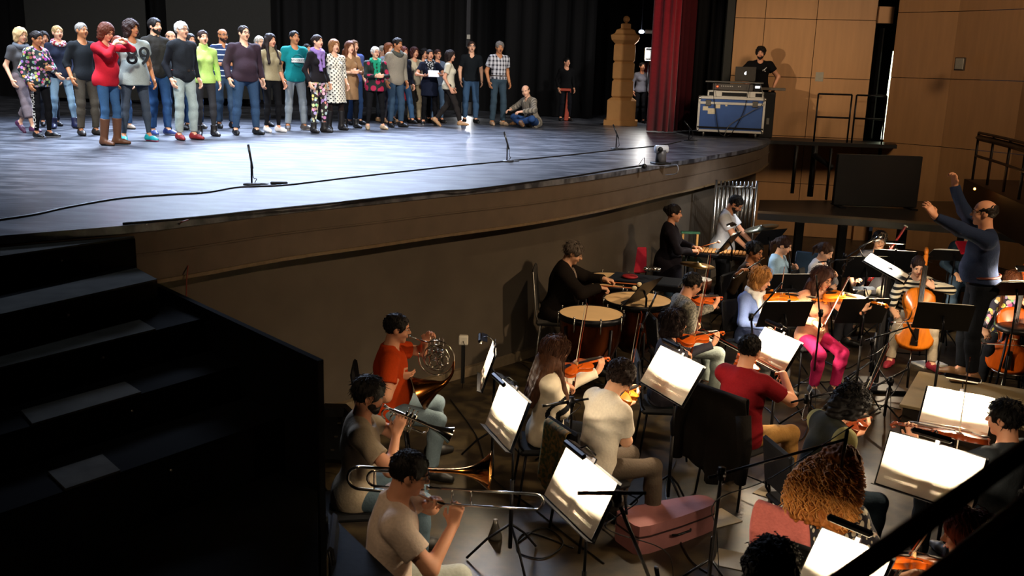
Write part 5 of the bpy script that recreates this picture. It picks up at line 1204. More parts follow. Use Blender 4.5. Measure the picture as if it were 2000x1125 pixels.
for sx in (-1, 1):
    for z in (.13, .75): m = MB(); m.ball((sx*W_/2, -.31, z), .035, 8); m.build('corner_cap', CHROME, t)
    m = MB(); m.box((sx*W_*.36, -.32, .66), (.11, .03, .12), bev=.01); m.build('latch', STEEL, t)
    for sy in (-1, 1): m = MB(); m.lathe([(.02, -.02), (.06, -.02), (.06, .02), (.02, .02)], 16, TR(sx*(W_/2-.12), sy*.24, .06) @ Matrix.Rotation(math.pi/2, 4, 'Y') @ Matrix.Rotation(.0, 4, 'X'), True); m.box((sx*(W_/2-.12), sy*.24, .10), (.06, .06, .04)); m.build('castor', STEEL, t)
for x, z, a, b_ in ((-.50, .55, .10, .08), (-.38, .50, .14, .11), (-.26, .62, .09, .12), (-.10, .635, .04, .06)): m = MB(); m.box((x, -.313, z), (a, .006, b_)); m.build('paper_label', mat('#d8cdb0', .8, name='old label'), t)
T2 = t.matrix_world.copy()
t = thing('case_lid', 'white-edged black case lid lying on the blue flight case', 'case', T2 @ TR(.06, .02, .785)); m = MB(); m.box((0, 0, .05), (1.05, .5, .10), bev=.004); m.build('panel', BLACK, t); m = MB(); edges(m, 0, 0, .05, 1.05, .5, .10, .028); m.build('edging', ALU, t)
for x in (-.34, .3): m = MB(); m.box((x, -.262, .05), (.16, .02, .10), bev=.005); m.build('plate', ALU, t)
t = thing('amplifier', 'grey rack amplifier with a red light and small buttons', 'amplifier', T2 @ TR(.0, .03, .905)); m = MB(); m.box((0, 0, .07), (.78, .40, .13), bev=.008); m.build('housing', mat('#504c48', .5, .2, name='grey housing'), t)
m = MB(); m.ball((-.30, -.205, .075), .014, 8); m.build('power_light', mat('#ff3818', .5, emit=6, var=0, bump=0, name='red light'), t)
for k in range(9): m = MB(); m.box((-.22+.035*k+(.08 if k > 6 else 0), -.203, .085), (.016, .01, .014)); m.build('button', mat('#e0dcd0', .5, name='pale button'), t)
t = thing('display_unit', 'small device with a lit screen right of the grey amplifier', 'device', T2 @ TR(.47, .0, .905)); m = MB(); m.box((0, 0, .07), (.15, .3, .13), bev=.01); m.build('housing', BLACK, t); m = MB(); m.box((0, -.153, .085), (.085, .006, .04)); m.build('screen', mat('#e8ecf0', .5, emit=2.2, var=0, bump=0, name='lit screen'), t)
t = thing('tray_table', 'thin metal tray with papers under the laptop', 'tray', T2 @ TR(.02, .06, 1.05)); m = MB(); m.box((0, 0, .02), (1.12, .45, .03), bev=.006); m.build('tray', STEEL, t)
m = MB(); m.box((-.42, 0, .0-.07), (.02, .3, .13)); m.build('support', BLKMET, t); m = MB(); m.box((.5, 0, -.07), (.02, .3, .13)); m.build('support', BLKMET, t)
t = thing('laptop', 'dark grey open laptop with a glowing fruit emblem on its lid', 'laptop', T2 @ TR(.22, .06, 1.09)); DG = mat('#5a554e', .35, .6, name='laptop aluminium'); m = MB(); m.box((0, .08, .01), (.38, .26, .016), bev=.004); m.build('keyboard', DG, t); m = MB(); Lm = TR(0, -.05, .018) @ Matrix.Rotation(.16, 4, 'X'); m.box((0, 0, .135), (.40, .008, .27), Lm, bev=.003); m.build('lid', DG, t)
m = MB(); ap = [(.022*math.cos(a)*(1-.10*abs(math.sin(a*1.0+math.pi/2))**8), .024*math.sin(a)) for a in [i*math.pi/12 for i in range(24)]]
ap = [(x-(.010*max(0, 1-((x-.02)**2+(y-.003)**2)/.00014)), y) for x, y in ap]
m.prism(ap, 0, .002, Lm @ TR(.0, -.0045, .14) @ Matrix.Rotation(math.pi/2, 4, 'X')); m.prism([(0, .024), (.010, .028), (.012, .040), (.002, .035)], 0, .002, Lm @ TR(.0, -.0045, .14) @ Matrix.Rotation(math.pi/2, 4, 'X')); m.build('glowing_emblem', mat('#f4f6ff', .5, emit=3, var=0, bump=0, name='emblem light'), t)
t = thing('equipment_rack', 'dark metal equipment rack standing right behind the flight case', 'rack', TR(ctr+V(.78, .55, 0)) @ RZ(ang)); m = MB(); m.box((0, 0, .45), (.34, .5, .9), bev=.01); m.build('cabinet', BLACK, t); m = MB(); m.box((.04, 0, .96), (.62, .5, .05), bev=.005); m.build('shelf_board', mat('#5a5248', .6, name='grey board'), t)
for k in range(2): m = MB(); m.box((-.07+.13*k, -.256, .33), (.05, .01, .12)); m.build('handle', STEEL, t)
for P, lab in (([(-.36, -.24, 1.05), (-.36, -.32, .8), (-.30, -.34, .5), (-.20, -.34, .10), (-.05, -.35, .02)], 'black cable dropping down the left of the blue flight case'), ([(.32, -.24, 1.05), (.28, -.32, .75), (.22, -.34, .45), (.05, -.34, .1), (-.05, -.36, .02)], 'black cable dropping down the right of the blue flight case'), ([(.52, -.2, 1.05), (.60, -.36, .7), (.35, -.35, .5), (0, -.35, .25), (-.1, -.38, .01)], 'grey cable looping across the front of the blue flight case')):
    m = MB(); m.tube([T2 @ p for p in bez([V(*q) for q in P], 6)], .008, 5); tag(m.build('hanging_cable', BLACK if 'black cable' in lab else STEEL), lab, 'cable')
# ------------------------------------------------------------------ the singers on the stage
def g_(c, **k): return garment(c, **k)
JE = '#33506e'; JD = '#2a3442'; JL = '#8fa6b8'
def singer(label, x, feet, top_, face, **k):
    p, H = stand_at(x, feet, top_); H = min(max(H, 1.5), 1.9); k.setdefault('head', (-8, -4)); k.setdefault('mouth', 1)
    return person(label, p, face, H=H, **k)
singer('blond woman walking, grey T-shirt and loose brown harem trousers, far left', 54, 262, 52, 118, sex='f', skin='light', hair=('bob', '#c8a878'), top=dict(c='#4a4a4c', sl=1.), bot=dict(k='loose', c='#6b5f62', len=.62), shoes=('#4a2440', 'shoe', '#c8c0c0', '#a050b0'), legs='walk', scarf=(g_('#5a6068'), 0), arms={'R': 'down', 'L': 'front'}, mouth=0, head=(0, 5))
F = singer('woman in multicoloured patterned jacket and black lettered leggings', 84, 269, 58, 112, sex='f', skin='tan', hair=('bun', '#1a1210'), top=dict(m=mat('#1c2a28', .6, pat='floral', col2='#b03a3a', ps=.05, bump=.2, name='patterned jacket cloth'), sl=2, o=.02, hem=-.12, n='jacket'), bot=dict(k='leggings', c='#101012'), shoes=('#0c0c0e', 'shoe', '#c8c8c8'), arms={'R': 'down', 'L': 'clasp'}, mouth=0, head=(0, 8))
a_, b_ = F.kn[1], F.kn[1]+V(0, 0, -.35)
text_mesh('MICKEY MOUSE', .085, TR(F.kn[1]+V(.066, .0, -.03)) @ Matrix.Rotation(math.pi/2, 4, 'Z') @ Matrix.Rotation(math.pi/2, 4, 'X') @ Matrix.Rotation(math.pi/2, 4, 'Z'), mat('#d8d4cc', .8, name='white print'), F.root, 'printed_letters', .003)
singer('blond woman in navy sweater, red patterned scarf and pale blue jeans', 126, 251, 48, 140, sex='f', w=1.02, skin='light', hair=('bun', '#b89868'), top=dict(c='#22283a', sl=2, hem=-.10), bot=dict(k='leggings', c='#7f9cb0'), shoes=('#1c2040', 'boot'), scarf=(mat('#8a2834', .9, pat='floral', col2='#e0d0c8', ps=.04, bump=.3, name='scarf cloth'), 0), arms={'R': 'front', 'L': 'front'}, legs={1: (V(.17, 0, 0), 14), -1: (V(-.17, .05, 0), -14)})
singer('grey-haired man in charcoal sweater with pushed-up sleeves and brown trousers', 173, 264, 42, 128, skin='tan', hair=('crop', '#8a8680'), top=dict(c='#1e2226', sl=1.35, hem=-.09), bot=dict(k='jeans', c='#4c463c'), shoes=('#231e1a',))
singer('woman in raspberry red jacket and brown leather boots, head bowed', 216, 283, 41, 105, sex='f', w=1.1, skin='mid', hair=('bob', '#5a2c1c'), glasses='#401818', top=dict(c='#b8202e', sl=1.75, hem=-.11, n='jacket'), bot=dict(k='leggings', c='#35567a'), shoes=('#5c3a24', 'tallboot', '#201510'), arms={'L': (V(-.04, .25, 1.50), V(-1, -.2, -.6), V(.3, 1, .1), V(.3, 0, -1), .3), 'R': (V(.05, .22, 1.45), V(1, -.2, -.8), V(-.2, 1, .2), V(-.3, 0, -1), .3)}, mouth=0, head=(8, 18))
F = singer('woman with big dark curls, grey T-shirt printed 89 and turquoise trainers', 268, 276, 37, 138, sex='f', w=1.18, skin='tan', hair=('curly', '#2c1a16'), top=dict(c='#8e9690', sl=.5, hem=-.14, o=.01), bot=dict(k='leggings', c='#3a424c'), shoes=('#1c98a0', 'shoe', '#e06080', '#e0407a'), mouth=0, head=(-25, -2), legs={1: (V(.19, 0, 0), 16), -1: (V(-.17, .03, 0), -16)})
M_ = F.T @ TR(0, .228, .27) @ Matrix.Rotation(math.pi/2, 4, 'X') @ Matrix.Rotation(math.pi, 4, 'Y')
text_mesh('89', .36, M_, mat('#1c1e20', .8, name='black print'), F.root, 'printed_number', .012)
singer('tall bearded man in dark quilted vest and blue jeans', 313, 264, 33, 128, skin='light', hair=('short', '#15100e'), beard='#1c1512', top=dict(c='#262a34', sl=2, hem=-.06), vest='#2b2926', bot=dict(c='#2c4a70'), shoes=('#28386a', 'shoe', '#c8c8d0'))
singer('white-haired man with glasses, black quilted vest and pale jeans', 364, 273, 40, 128, skin='light', hair=('short', '#d8d4cc'), glasses='#303030', top=dict(c='#15171c', sl=2, hem=-.05), vest='#1d2024', bot=dict(c='#93a09c'), shoes=('#7a1c1c', 'shoe', '#3a1010'), belt='#5a2418')
singer('young woman in lime green turtleneck and charcoal jeans', 404, 266, 57, 148, sex='f', skin='light', hair=('bun', '#2a1812'), top=dict(c='#a8c86a', col='turtle', hem=-.08), bot=dict(k='leggings', c='#2e2e30'), shoes=('#14100e', 'boot'), mouth=1.5)
singer('bald bearded man in blue striped polo behind the woman in lime', 441, 250, 54, 140, skin='tan', hair=('bald', '#2a1a14'), beard='#2a1a14', glasses='#202020', top=dict(m=mat('#22365c', .9, pat='thin', col2='#c0c8d0', ps=.09, name='striped polo cloth'), sl=1., col='polo'), bot=dict(c='#3a4c60'), arms={'R': 'clasp', 'L': 'down'})
singer('burly balding man in plum sweater, blue jeans and black shoes', 482, 263, 48, 140, w=1.22, skin='light', hair=('recede', '#241a16'), glasses='#302420', top=dict(c='#33262e', col='polo', hem=-.10, o=.008), bot=dict(c='#2e445e'), shoes=('#101012',), mouth=1.5, legs={1: (V(.19, 0, 0), 14), -1: (V(-.17, .0, 0), -14)})
singer('woman with long dark hair, olive beige turtleneck and black leggings', 532, 258, 64, 132, sex='f', skin='mid', hair=('long', '#1c100e'), top=dict(c='#8c8062', col='turtle', sl=1.5, hem=-.04), bot=dict(k='leggings', c='#0e0e10'), shoes=('#d8d0c8', 'shoe', '#e8e4e0', '#f0f0f0'), arms={'R': 'down', 'L': 'down'})
F = singer('man in teal printed T-shirt and washed grey jeans', 578, 254, 58, 145, w=1.02, skin='tan', hair=('crop', '#17110f'), top=dict(c='#14787c', sl=1., hem=-.10, o=.008), bot=dict(k='jeans', c='#7c8488'), shoes=('#4a4440', 'shoe', '#c8c0b8'), legs={1: (V(.15, 0, 0), 20), -1: (V(-.16, .0, 0), -30)})
M_ = F.T @ TR(0, .160, .27) @ Matrix.Rotation(math.pi/2, 4, 'X') @ Matrix.Rotation(math.pi, 4, 'Y')
m = MB(); m.box((0, 0, 0), (.24, .075, .012), M_, bev=.004); q = m.build('print_panel', mat('#d8dcd8', .8, name='white print'), F.root)
text_mesh('NY.GDS.CO', .048, M_ @ TR(0, 0, .007), mat('#14484c', .8, name='teal print'), F.root, 'printed_letters', .002)
m = MB(); m.tube([M_ @ V(.10*math.cos(i*math.pi/14), .10*math.sin(i*math.pi/14), .002) for i in range(28)], .004, 4, closed=True); m.build('print_ring', mat('#0e4a50', .8, name='dark teal print'), F.root)
singer('woman in black top, lilac ruffled scarf and printed leggings', 622, 259, 66, 128, sex='f', w=.95, skin='light', hair=('bun', '#231612'), top=dict(c='#1b181a', hem=-.05), bot=dict(m=mat('#2c2624', .8, pat='floral', col2='#d8a890', ps=.06, name='printed legging'), k='leggings'), shoes=('#181412', 'boot'), scarf=(g_('#8a6ea8', bump=.7), .30))
singer('fair-haired woman in white polka dot dress and black boots', 654, 254, 76, 140, sex='f', w=1.1, skin='light', hair=('bob', '#8a5c34'), top=dict(m=mat('#d8d2c0', .9, pat='dots', col2='#141414', ps=.075, name='polka dot cloth'), sl=1.6, hem=-.42, flare=.05, n='dress'), bot=dict(k='leggings', c='#231a18'), shoes=('#15110f', 'tallboot'))
singer('woman with long auburn hair in brown shirt dress, hands clasped', 684, 250, 79, 148, sex='f', skin='light', hair=('longwavy', '#5a3018'), top=dict(c='#8a6a4a', sl=1.5, hem=-.38, col='polo', n='dress'), bot=dict(k='leggings', c='#0e0e0f'), shoes=('#14110f', 'boot'), arms={'R': 'clasp', 'L': 'clasp'}, belt='#5a3a24')
F = singer('white-haired woman with green scarf and red flowers on dark top', 733, 253, 90, 155, sex='f', w=1.2, skin='light', hair=('short', '#d8d4cc'), glasses='#a02030', top=dict(m=mat('#15201c', .8, pat='blotch', col2='#a01c40', ps=.16, name='flowered cloth'), hem=-.14, sl=1.8), bot=dict(k='leggings', c='#121214'), shoes=('#b09878', 'shoe', '#b8a080'), scarf=(g_('#1f8a68'), .36), arms={'R': 'clasp', 'L': 'clasp'}, legs={1: (V(.17, 0, 0), 14), -1: (V(-.17, .0, 0), -14)})
singer('young man in grey-beige sweatshirt with thick grey scarf', 772, 248, 72, 140, skin='tan', hair=('short', '#1c1410'), top=dict(c='#8a8272', hem=-.12, o=.012), bot=dict(c='#33475a'), shoes=('#141212',), scarf=(g_('#4a4c44', bump=.6), 0), lean=6)
F = singer('woman in navy top and black tunic reading from a white paper', 838, 244, 95, 165, sex='f', w=1.15, skin='mid', hair=('bun', '#28201f'), top=dict(c='#151a2a', sl=1., hem=-.28, n='tunic'), bot=dict(k='leggings', c='#0f0f11'), shoes=('#181818', 'shoe', '#c8c8c8', '#e0e0e0'), scarf=(mat('#1a1c22', .9, pat='blotch', col2='#c8ccd0', ps=.03, name='spotted scarf'), .24), arms={'R': (V(.16, .30, 1.13), V(1, -.4, -.6), V(-.5, .8, .1), V(-.3, -.2, 1), .4), 'L': (V(-.20, .32, 1.15), V(-1, -.4, -.6), V(.4, .8, .1), V(.3, -.2, 1), .4)})
m = MB(); m.box((0, 0, 0), (.25, .18, .002), F.M @ TR(-.02, .43, 1.19) @ Matrix.Rotation(-.9+math.pi, 4, 'X')); tag(m.build('lyric_sheet', mat('#e8e8ec', .8, name='lyric paper')), 'white sheet of paper held by the woman in the black tunic', 'paper')
singer('woman walking in profile, cream T-shirt and dark trousers', 876, 248, 97, 92, sex='f', w=1.05, skin='mid', hair=('bob', '#241814'), top=dict(c='#c8c0a8', sl=1., hem=-.09), bot=dict(k='jeans', c='#262220'), shoes=('#b08860', 'shoe', '#a07850'), legs='walk', mouth=0, head=(10, 0))
singer('man with glasses in black polo shirt and blue jeans', 918, 240, 79, 170, skin='light', hair=('crop', '#3a2a24'), glasses='#888080', top=dict(c='#15191c', sl=1., col='polo', hem=-.06), bot=dict(c='#3a5470'), shoes=('#101010',), head=(0, -6), mouth=1.3)
singer('grey-haired man in black and white checked short-sleeved shirt', 971, 245, 79, 155, skin='tan', hair=('short', '#77706a'), top=dict(m=mat('#c8c8cc', .9, pat='plaid', col2='#2e2c34', ps=.07, name='checked shirt cloth'), sl=1., col='polo', hem=-.0, o=.006), bot=dict(c='#33434e', rise=.09), shoes=('#a08468', 'shoe', '#b09878'), belt='#2a1a14', head=(10, 8))
p = G(1040, 249, DECK)
person('bald man sitting cross-legged on the stage in striped shirt and jeans', p, 235, H=1.75, skin='light', hair=('bald', '#4a3a30'), top=dict(m=mat('#8a8070', .9, pat='vstripe', col2='#5c564c', ps=.05, name='striped shirt cloth'), col='polo', hem=-.12, o=.012), bot=dict(c='#2e4a78'), shoes=('#6a4a2c',), legs='floor', lean=18, arms={'R': (V(.22, .42, .36), V(1, -.3, -.3), V(0, .9, -.2), V(-.3, 0, -1), .5), 'L': (V(-.22, .44, .34), V(-1, -.3, -.3), V(.3, .9, -.1), V(.3, 0, -1), .5)}, head=(-38, -2))
# the second row, partly hidden
singer('dark-haired singer mostly hidden behind the woman in the navy sweater', 98, 246, 60, 140, sex='f', hair=('bob', '#1c1412'), top=dict(c='#282028'), bot=dict(c='#22242a'))
singer('red-haired singer hidden behind the raspberry jacket', 240, 252, 70, 140, sex='f', skin='light', hair=('bob', '#7a3a24'), top=dict(c='#302c38'), bot=dict(c='#2c4668'), shoes=('#8a7a6a',))
singer('bald singer between the quilted vests', 342, 253, 58, 140, hair=('bald', '#5a4638'), top=dict(c='#20242c'), bot=dict(c='#1f3050'))
singer('dark-haired man hidden behind the white-haired man', 379, 251, 64, 140, hair=('short', '#1e1614'), top=dict(c='#2a2024'), bot=dict(c='#2a4468'), shoes=('#3a342e', 'shoe', '#8a8078'))
singer('grey-haired woman behind the man in plum sweater', 511, 247, 69, 140, sex='f', skin='light', hair=('short', '#b8b0a4'), glasses='#402020', top=dict(c='#5a5a70'), bot=dict(c='#2a3a50'))
singer('singer hidden behind the woman in black top, only legs and white trainers show', 602, 240, 84, 140, sex='f', hair=('bun', '#1c1614'), top=dict(c='#151518'), bot=dict(k='leggings', c='#141416'), shoes=('#c8d0d8', 'shoe', '#e8e8e8'))
singer('young man with light brown hair and blue shirt behind the brown dress', 692, 243, 77, 140, skin='light', hair=('short', '#6a4a30'), top=dict(c='#4a5a94', sl=1.), bot=dict(c='#2c4468'))
singer('grey-haired man at the back behind the sweatshirt', 747, 238, 88, 140, skin='light', hair=('short', '#9a948a'), top=dict(m=mat('#a8a8b0', .9, pat='plaid', col2='#50485c', ps=.06, name='checked cloth')), bot=dict(c='#262a30'), shoes=('#b08a60',))
singer('auburn-haired woman at the back left of the young man in sweatshirt', 759, 240, 83, 140, sex='f', skin='light', hair=('bob', '#7a4424'), top=dict(c='#7a8494'), bot=dict(c='#3a3a42'), shoes=('#b8906a',))
singer('red-haired woman half hidden right of the young man in sweatshirt', 787, 243, 90, 140, sex='f', hair=('bob', '#5a2820'), top=dict(c='#171a26'), bot=dict(c='#34506e'), shoes=('#121212',), legs='walk2')
F = singer('woman with auburn bob, beige top and tan trousers carrying a red bag', 808, 240, 91, 145, sex='f', hair=('bob', '#3a1814'), top=dict(c='#c0b498', hem=-.08), bot=dict(k='jeans', c='#9a8a6c'), shoes=('#1a1614',))
m = MB(); m.tube([F.M @ V(.20, .10, 1.05), F.M @ V(.24, .10, .85)], .01, 6); m.box((0, 0, 0), (.22, .10, .36), F.M @ TR(.25, .10, .70), bev=.03); tag(m.build('shoulder_bag', mat('#9a1828', .6, name='red leather')), 'red shoulder bag hanging beside the tan trousers', 'bag')
singer('dark-haired singer just behind the woman in navy', 827, 238, 94, 150, sex='f', hair=('shortcurly', '#181414'), top=dict(c='#1a1c24'), bot=dict(c='#101014'))
singer('woman with glasses in grey-blue top right of the paper reader', 853, 240, 95, 155, sex='f', hair=('bun', '#3a2018'), glasses='#181818', top=dict(c='#5a687c', sl=1.5), bot=dict(k='leggings', c='#4a6078'), mouth=1.2)
singer('dim figure in black standing by the red trestle', 1102, 236, 116, 160, mouth=0, hair=('short', '#0c0a0a'), top=dict(c='#08080a'), bot=dict(c='#0e0f14'))
p = AT(1248, 232, 23.4); person('person in a dim apron and cap waiting backstage behind the pillar prop', V(p.x, 23.4, DECK), 170, H=1.45, sex='f', hair=('bun', '#241c1a'), top=dict(c='#6a6a74'), bot=dict(c='#141418'))
p = AT(1266, 232, 24.0); person('person in dark red sweater waiting backstage under the work light', V(p.x, 24.0, DECK), 200, H=1.72, hair=('short', '#201410'), top=dict(c='#5a1c20'), bot=dict(c='#141418'))
# technician at the laptop
p = AT(1472, 262, 19.75); F = person('bearded technician in black T-shirt standing behind the laptop, hand on hip', V(p.x, p.y, DECK), 185, H=1.80, w=1.12, skin='mid', hair=('shortcurly', '#120e0c'), beard='#15100e', top=dict(c='#0c0c0e', sl=.5, hem=-.10, o=.008), bot=dict(c='#15171c'), arms={'R': 'hip', 'L': (V(-.28, .10, .94), V(-1, -.3, 0), V(.05, .4, -.9), V(.5, .5, 0), .4)}, head=(12, 6))
m = MB(); M_ = F.T @ TR(-.07, .150, .33) @ Matrix.Rotation(math.pi/2, 4, 'X') @ Matrix.Rotation(math.pi, 4, 'Y')
for a, b in (((-.03, -.02), (.02, .03)), ((.02, .03), (.0, -.02)), ((-.03, -.02), (-.02, .01)), ((.02, .03), (.045, .055)), ((0, -.02), (.035, -.02))): m.tube([M_ @ V(*a, 0), M_ @ V(*b, 0)], .006, 5)
m.build('printed_emblem', mat('#d8d8d8', .8, name='white print'), F.root)
# ------------------------------------------------------------------ the orchestra
def player(label, hx_, hy_, face, chair=None, ck='black', **k):
    k.setdefault('seat', .46); k.setdefault('legs', 'sit'); k.setdefault('h', .009); k.setdefault('H', 1.68 if k.get('sex') == 'f' else 1.76)
    F = person(label, V(0, 0, 0), face, headpx=(hx_, hy_), **k)
    if chair: chair_for(F, chair, ck, k['seat']/.46)
    return F
# trombone
def two(c, dz=.0, L=None, R=None): return {'L': L, 'R': R}
F = player('trombonist in pale pink polo shirt and light jeans, nearest the camera', 800, 925, 82, 'black chair under the trombonist', h=.0072, w=1.08, skin='mid', hair=('crop', '#15100e'), glasses='#1c1c1c', head=(3, 8), lean=8,
    top=dict(c='#dcc6b4', sl=1., col='polo', hem=-.10, o=.006), bot=dict(c='#8a8c84'), shoes=('#2a2420',),
    arms=lambda T, Hd, pz: {'L': (Hd @ V(-.10, .15, -.19), V(-1, 0, -.5), V(.5, .5, .6), V(.7, .3, -.3), .9), 'R': (Hd @ V(.05, .30, -.20), V(.7, -.1, -1), V(-.2, .2, .95), V(-.9, .2, 0), .9)}, legs={1: (V(.16, .38, 0), 8), -1: (V(-.12, .50, 0), -8)})
mo_ = F.M @ F.Hd @ V(0, .108, -.052); trombone(frame(mo_, (1, -.04, -.012), (0, 0, 1)), 'gleaming silver and brass slide trombone held out level to the right')
# trumpet
F = player('dark-haired trumpeter in grey-beige T-shirt with short beard', 722, 772, 80, 'black chair under the trumpeter', h=.0078, skin='mid', hair=('short', '#0e0b0a'), beard='#1c1512', head=(4, 8), lean=4,
    top=dict(c='#a0907a', sl=1., hem=-.10, o=.006), bot=dict(c='#4c5c66'), shoes=('#15120f',),
    arms=lambda T, Hd, pz: {'L': (Hd @ V(-.10, .23, -.16), V(-1, 0, -.9), V(.75, .3, .5), V(.3, .2, -.9), .8), 'R': (Hd @ V(.08, .22, -.20), V(1, -.1, -.8), V(-.3, .3, .9), V(-.9, .2, 0), .6)})
trumpet(F.M @ F.Hd @ TR(0, .104, -.050) @ Matrix.Rotation(-.22, 4, 'X'), 'silver trumpet pointing down to the right')
# horn
F = player('horn player with glasses in orange-red polo shirt and jeans', 776, 642, 84, 'black chair under the horn player', h=.008, w=1.1, skin='mid', hair=('crop', '#120e0c'), glasses='#15100e', head=(2, 4), lean=4,
    top=dict(c='#b03a10', sl=1., col='polo', hem=-.10, o=.006), bot=dict(c='#6c7c84'), shoes=('#15120f',),
    arms=lambda T, Hd, pz: {'L': (Hd @ V(-.10, .24, -.10), V(-1, 0, -.7), V(.3, .5, .8), V(.8, 0, -.5), .7), 'R': (Hd @ V(.10, .06, -.36), V(1, -.4, -.3), V(-.2, .9, -.1), V(-.8, 0, .3), .4)}, legs='wide')
french_horn(F.M @ F.Hd @ TR(0, .104, -.050) @ Matrix.Rotation(-.15, 4, 'Z'), 'silver french horn with coiled tubing and dark bell')
# strings, first violins
def fid(label, hx_, hy_, face, chair, vl, bl, theta=62, s=.2, vm=VARN, big=1., y0=0., cat='violin', **k):
    fn = violin_arms(theta, s, y0); k.setdefault('head', (-22, 12)); F = player(label, hx_, hy_, face, chair, arms=fn, **k); add_violin(F, fn, vl, bl, vm, big, cat); return F
fid('violinist with long brown hair in cream striped-sleeve sweater', 1085, 688, 85, 'black chair under the long-haired violinist in cream', 'orange-brown violin of the long-haired woman in cream', 'upright bow of the long-haired woman in cream', 84, .22, VARN, h=.0078, sex='f', skin='mid', hair=('long', '#4a2c1a'), top=dict(c='#b8ac8c', hem=-.10, o=.014, m=mat('#dccfb6', .9, bump=.2, name='cream knit'), pick=zone(lambda q, c, F_: (np.linalg.norm(c-np.array(F_.el[1]), axis=1) < .16) & (np.sin(np.linalg.norm(c-np.array(F_.el[1]), axis=1)*95) > .35)), ms=[g_('#121214')]), bot=dict(c='#121214'), shoes=('#3a3028',))
fid('violinist in white T-shirt seen from behind, head down', 1211, 738, 62, 'chair with patterned cloth, under the violinist in white T-shirt', 'violin held by the man in the white T-shirt', 'bow of the man in the white T-shirt', 72, .16, VARN2, h=.0076, skin='light', hair=('shortcurly', '#241611'), top=dict(c='#e4dac8', sl=1., hem=-.12, o=.01), bot=dict(c='#4a4036'), shoes=('#241e1a',), lean=12, head=(-25, 28), legs='sit2')
fid('violinist with glasses, dark hair, grey cardigan and green trousers', 1318, 632, 92, 'grey chair under the violinist in green trousers', 'dark orange violin of the woman in green trousers', 'upright bow of the woman in green trousers', 86, .2, VARN, sex='f', skin='mid', hair=('bob', '#1c1010'), glasses='#181010', top=dict(c='#34323a', hem=-.10, o=.008), bot=dict(k='jeans', c='#1f7a60'), shoes=('#15120f',), head=(-14, 6), legs={1: (V(.10, .50, 0), 5), -1: (V(-.13, .46, 0), -5)})
fid('violinist in mottled grey sweater and pale jeans with glasses', 1352, 556, 82, 'grey chair under the violinist in grey sweater', 'bright orange violin of the man in mottled grey sweater', 'slanting bow of the man in mottled grey sweater', 72, .3, VARN, skin='mid', hair=('crop', '#120e0c'), glasses='#201814', top=dict(m=mat('#4c4a44', .95, pat='noise', col2='#7c786c', ps=.02, name='mottled knit'), hem=-.10, o=.01), bot=dict(c='#86908c'), shoes=('#15120f',), head=(-10, 14), lean=8)
fid('violinist in dark red T-shirt and tan trousers seen from behind', 1464, 684, 50, 'chair draped with a black jacket, under the man in dark red', 'violin hidden in front of the man in dark red T-shirt', 'bow of the man in dark red T-shirt', 10, .3, VARN, h=.0078, w=1.08, skin='mid', hair=('crop', '#0e0a09'), top=dict(c='#6e0e16', sl=1., hem=-.12, o=.006), bot=dict(c='#9a7440'), shoes=('#8a6034', 'shoe', '#b09878'), legs='wide', head=(-10, 12))
fid('violist with short blond hair in blue cardigan and white scarf', 1487, 546, 150, 'chair under the violist in blue cardigan', 'orange viola of the woman in blue cardigan', 'slanting bow of the woman in blue cardigan', 50, .45, VARN2, 1.14, cat='viola', sex='f', skin='light', hair=('bob', '#b07c44'), top=dict(c='#5a6c9c', hem=-.10, o=.008, n='cardigan'), bot=dict(c='#5a5a58'), shoes=('#15120f',), head=(-25, 16), scarf=(g_('#d8d8d8'), .16))
fid('violist with long brown hair, peach sweater and pink trousers on a stool', 1607, 545, 168, 'tall stool chair under the woman in pink trousers', 'large orange viola of the woman in pink trousers', 'bow held across by the woman in pink trousers', 25, .5, VARN2, 1.16, cat='viola', sex='f', seat=.52, skin='light', hair=('longwavy', '#33180f'), glasses='#402018', top=dict(c='#d89878', hem=-.10, o=.012), bot=dict(k='jeans', c='#b82860'), shoes=('#3a3c40', 'shoe', '#c8c8c8'), head=(-22, 16), legs={1: (V(.10, .30, .05), 8), -1: (V(-.12, .36, .05), -8)})
fid('violinist with dark curly hair in black and khaki shirt, looking down', 1660, 790, 78, 'chair under the dark curly-haired man', 'violin of the dark curly-haired man', 'upright bow of the dark curly-haired man', 80, .18, VARN3, h=.0078, skin='mid', hair=('curly', '#0e0a09'), top=dict(m=mat('#1c1e18', .9, name='black jersey'), sl=1., hem=-.10, o=.01, pick=zone(lambda q, c, F_: np.abs(q[:, 0]) > .155), ms=[g_('#8a8458')]), bot=dict(c='#1e2a34'), shoes=('#15120f',), lean=14, head=(-8, 26))
F = fid('violinist with black hair and dark shirt at the lower right, seen from behind', 1962, 818, 335, 'chair under the dark-shirted violinist at the lower right', 'brown violin of the dark-shirted man, scroll against the bright sheet', 'bow of the dark-shirted man at the lower right', 72, .25, VARN3, h=.0078, skin='mid', hair=('short', '#0d0a09'), top=dict(c='#262a2e', sl=1., hem=-.10), bot=dict(c='#1a2028'), shoes=('#15120f',), head=(-20, 6))
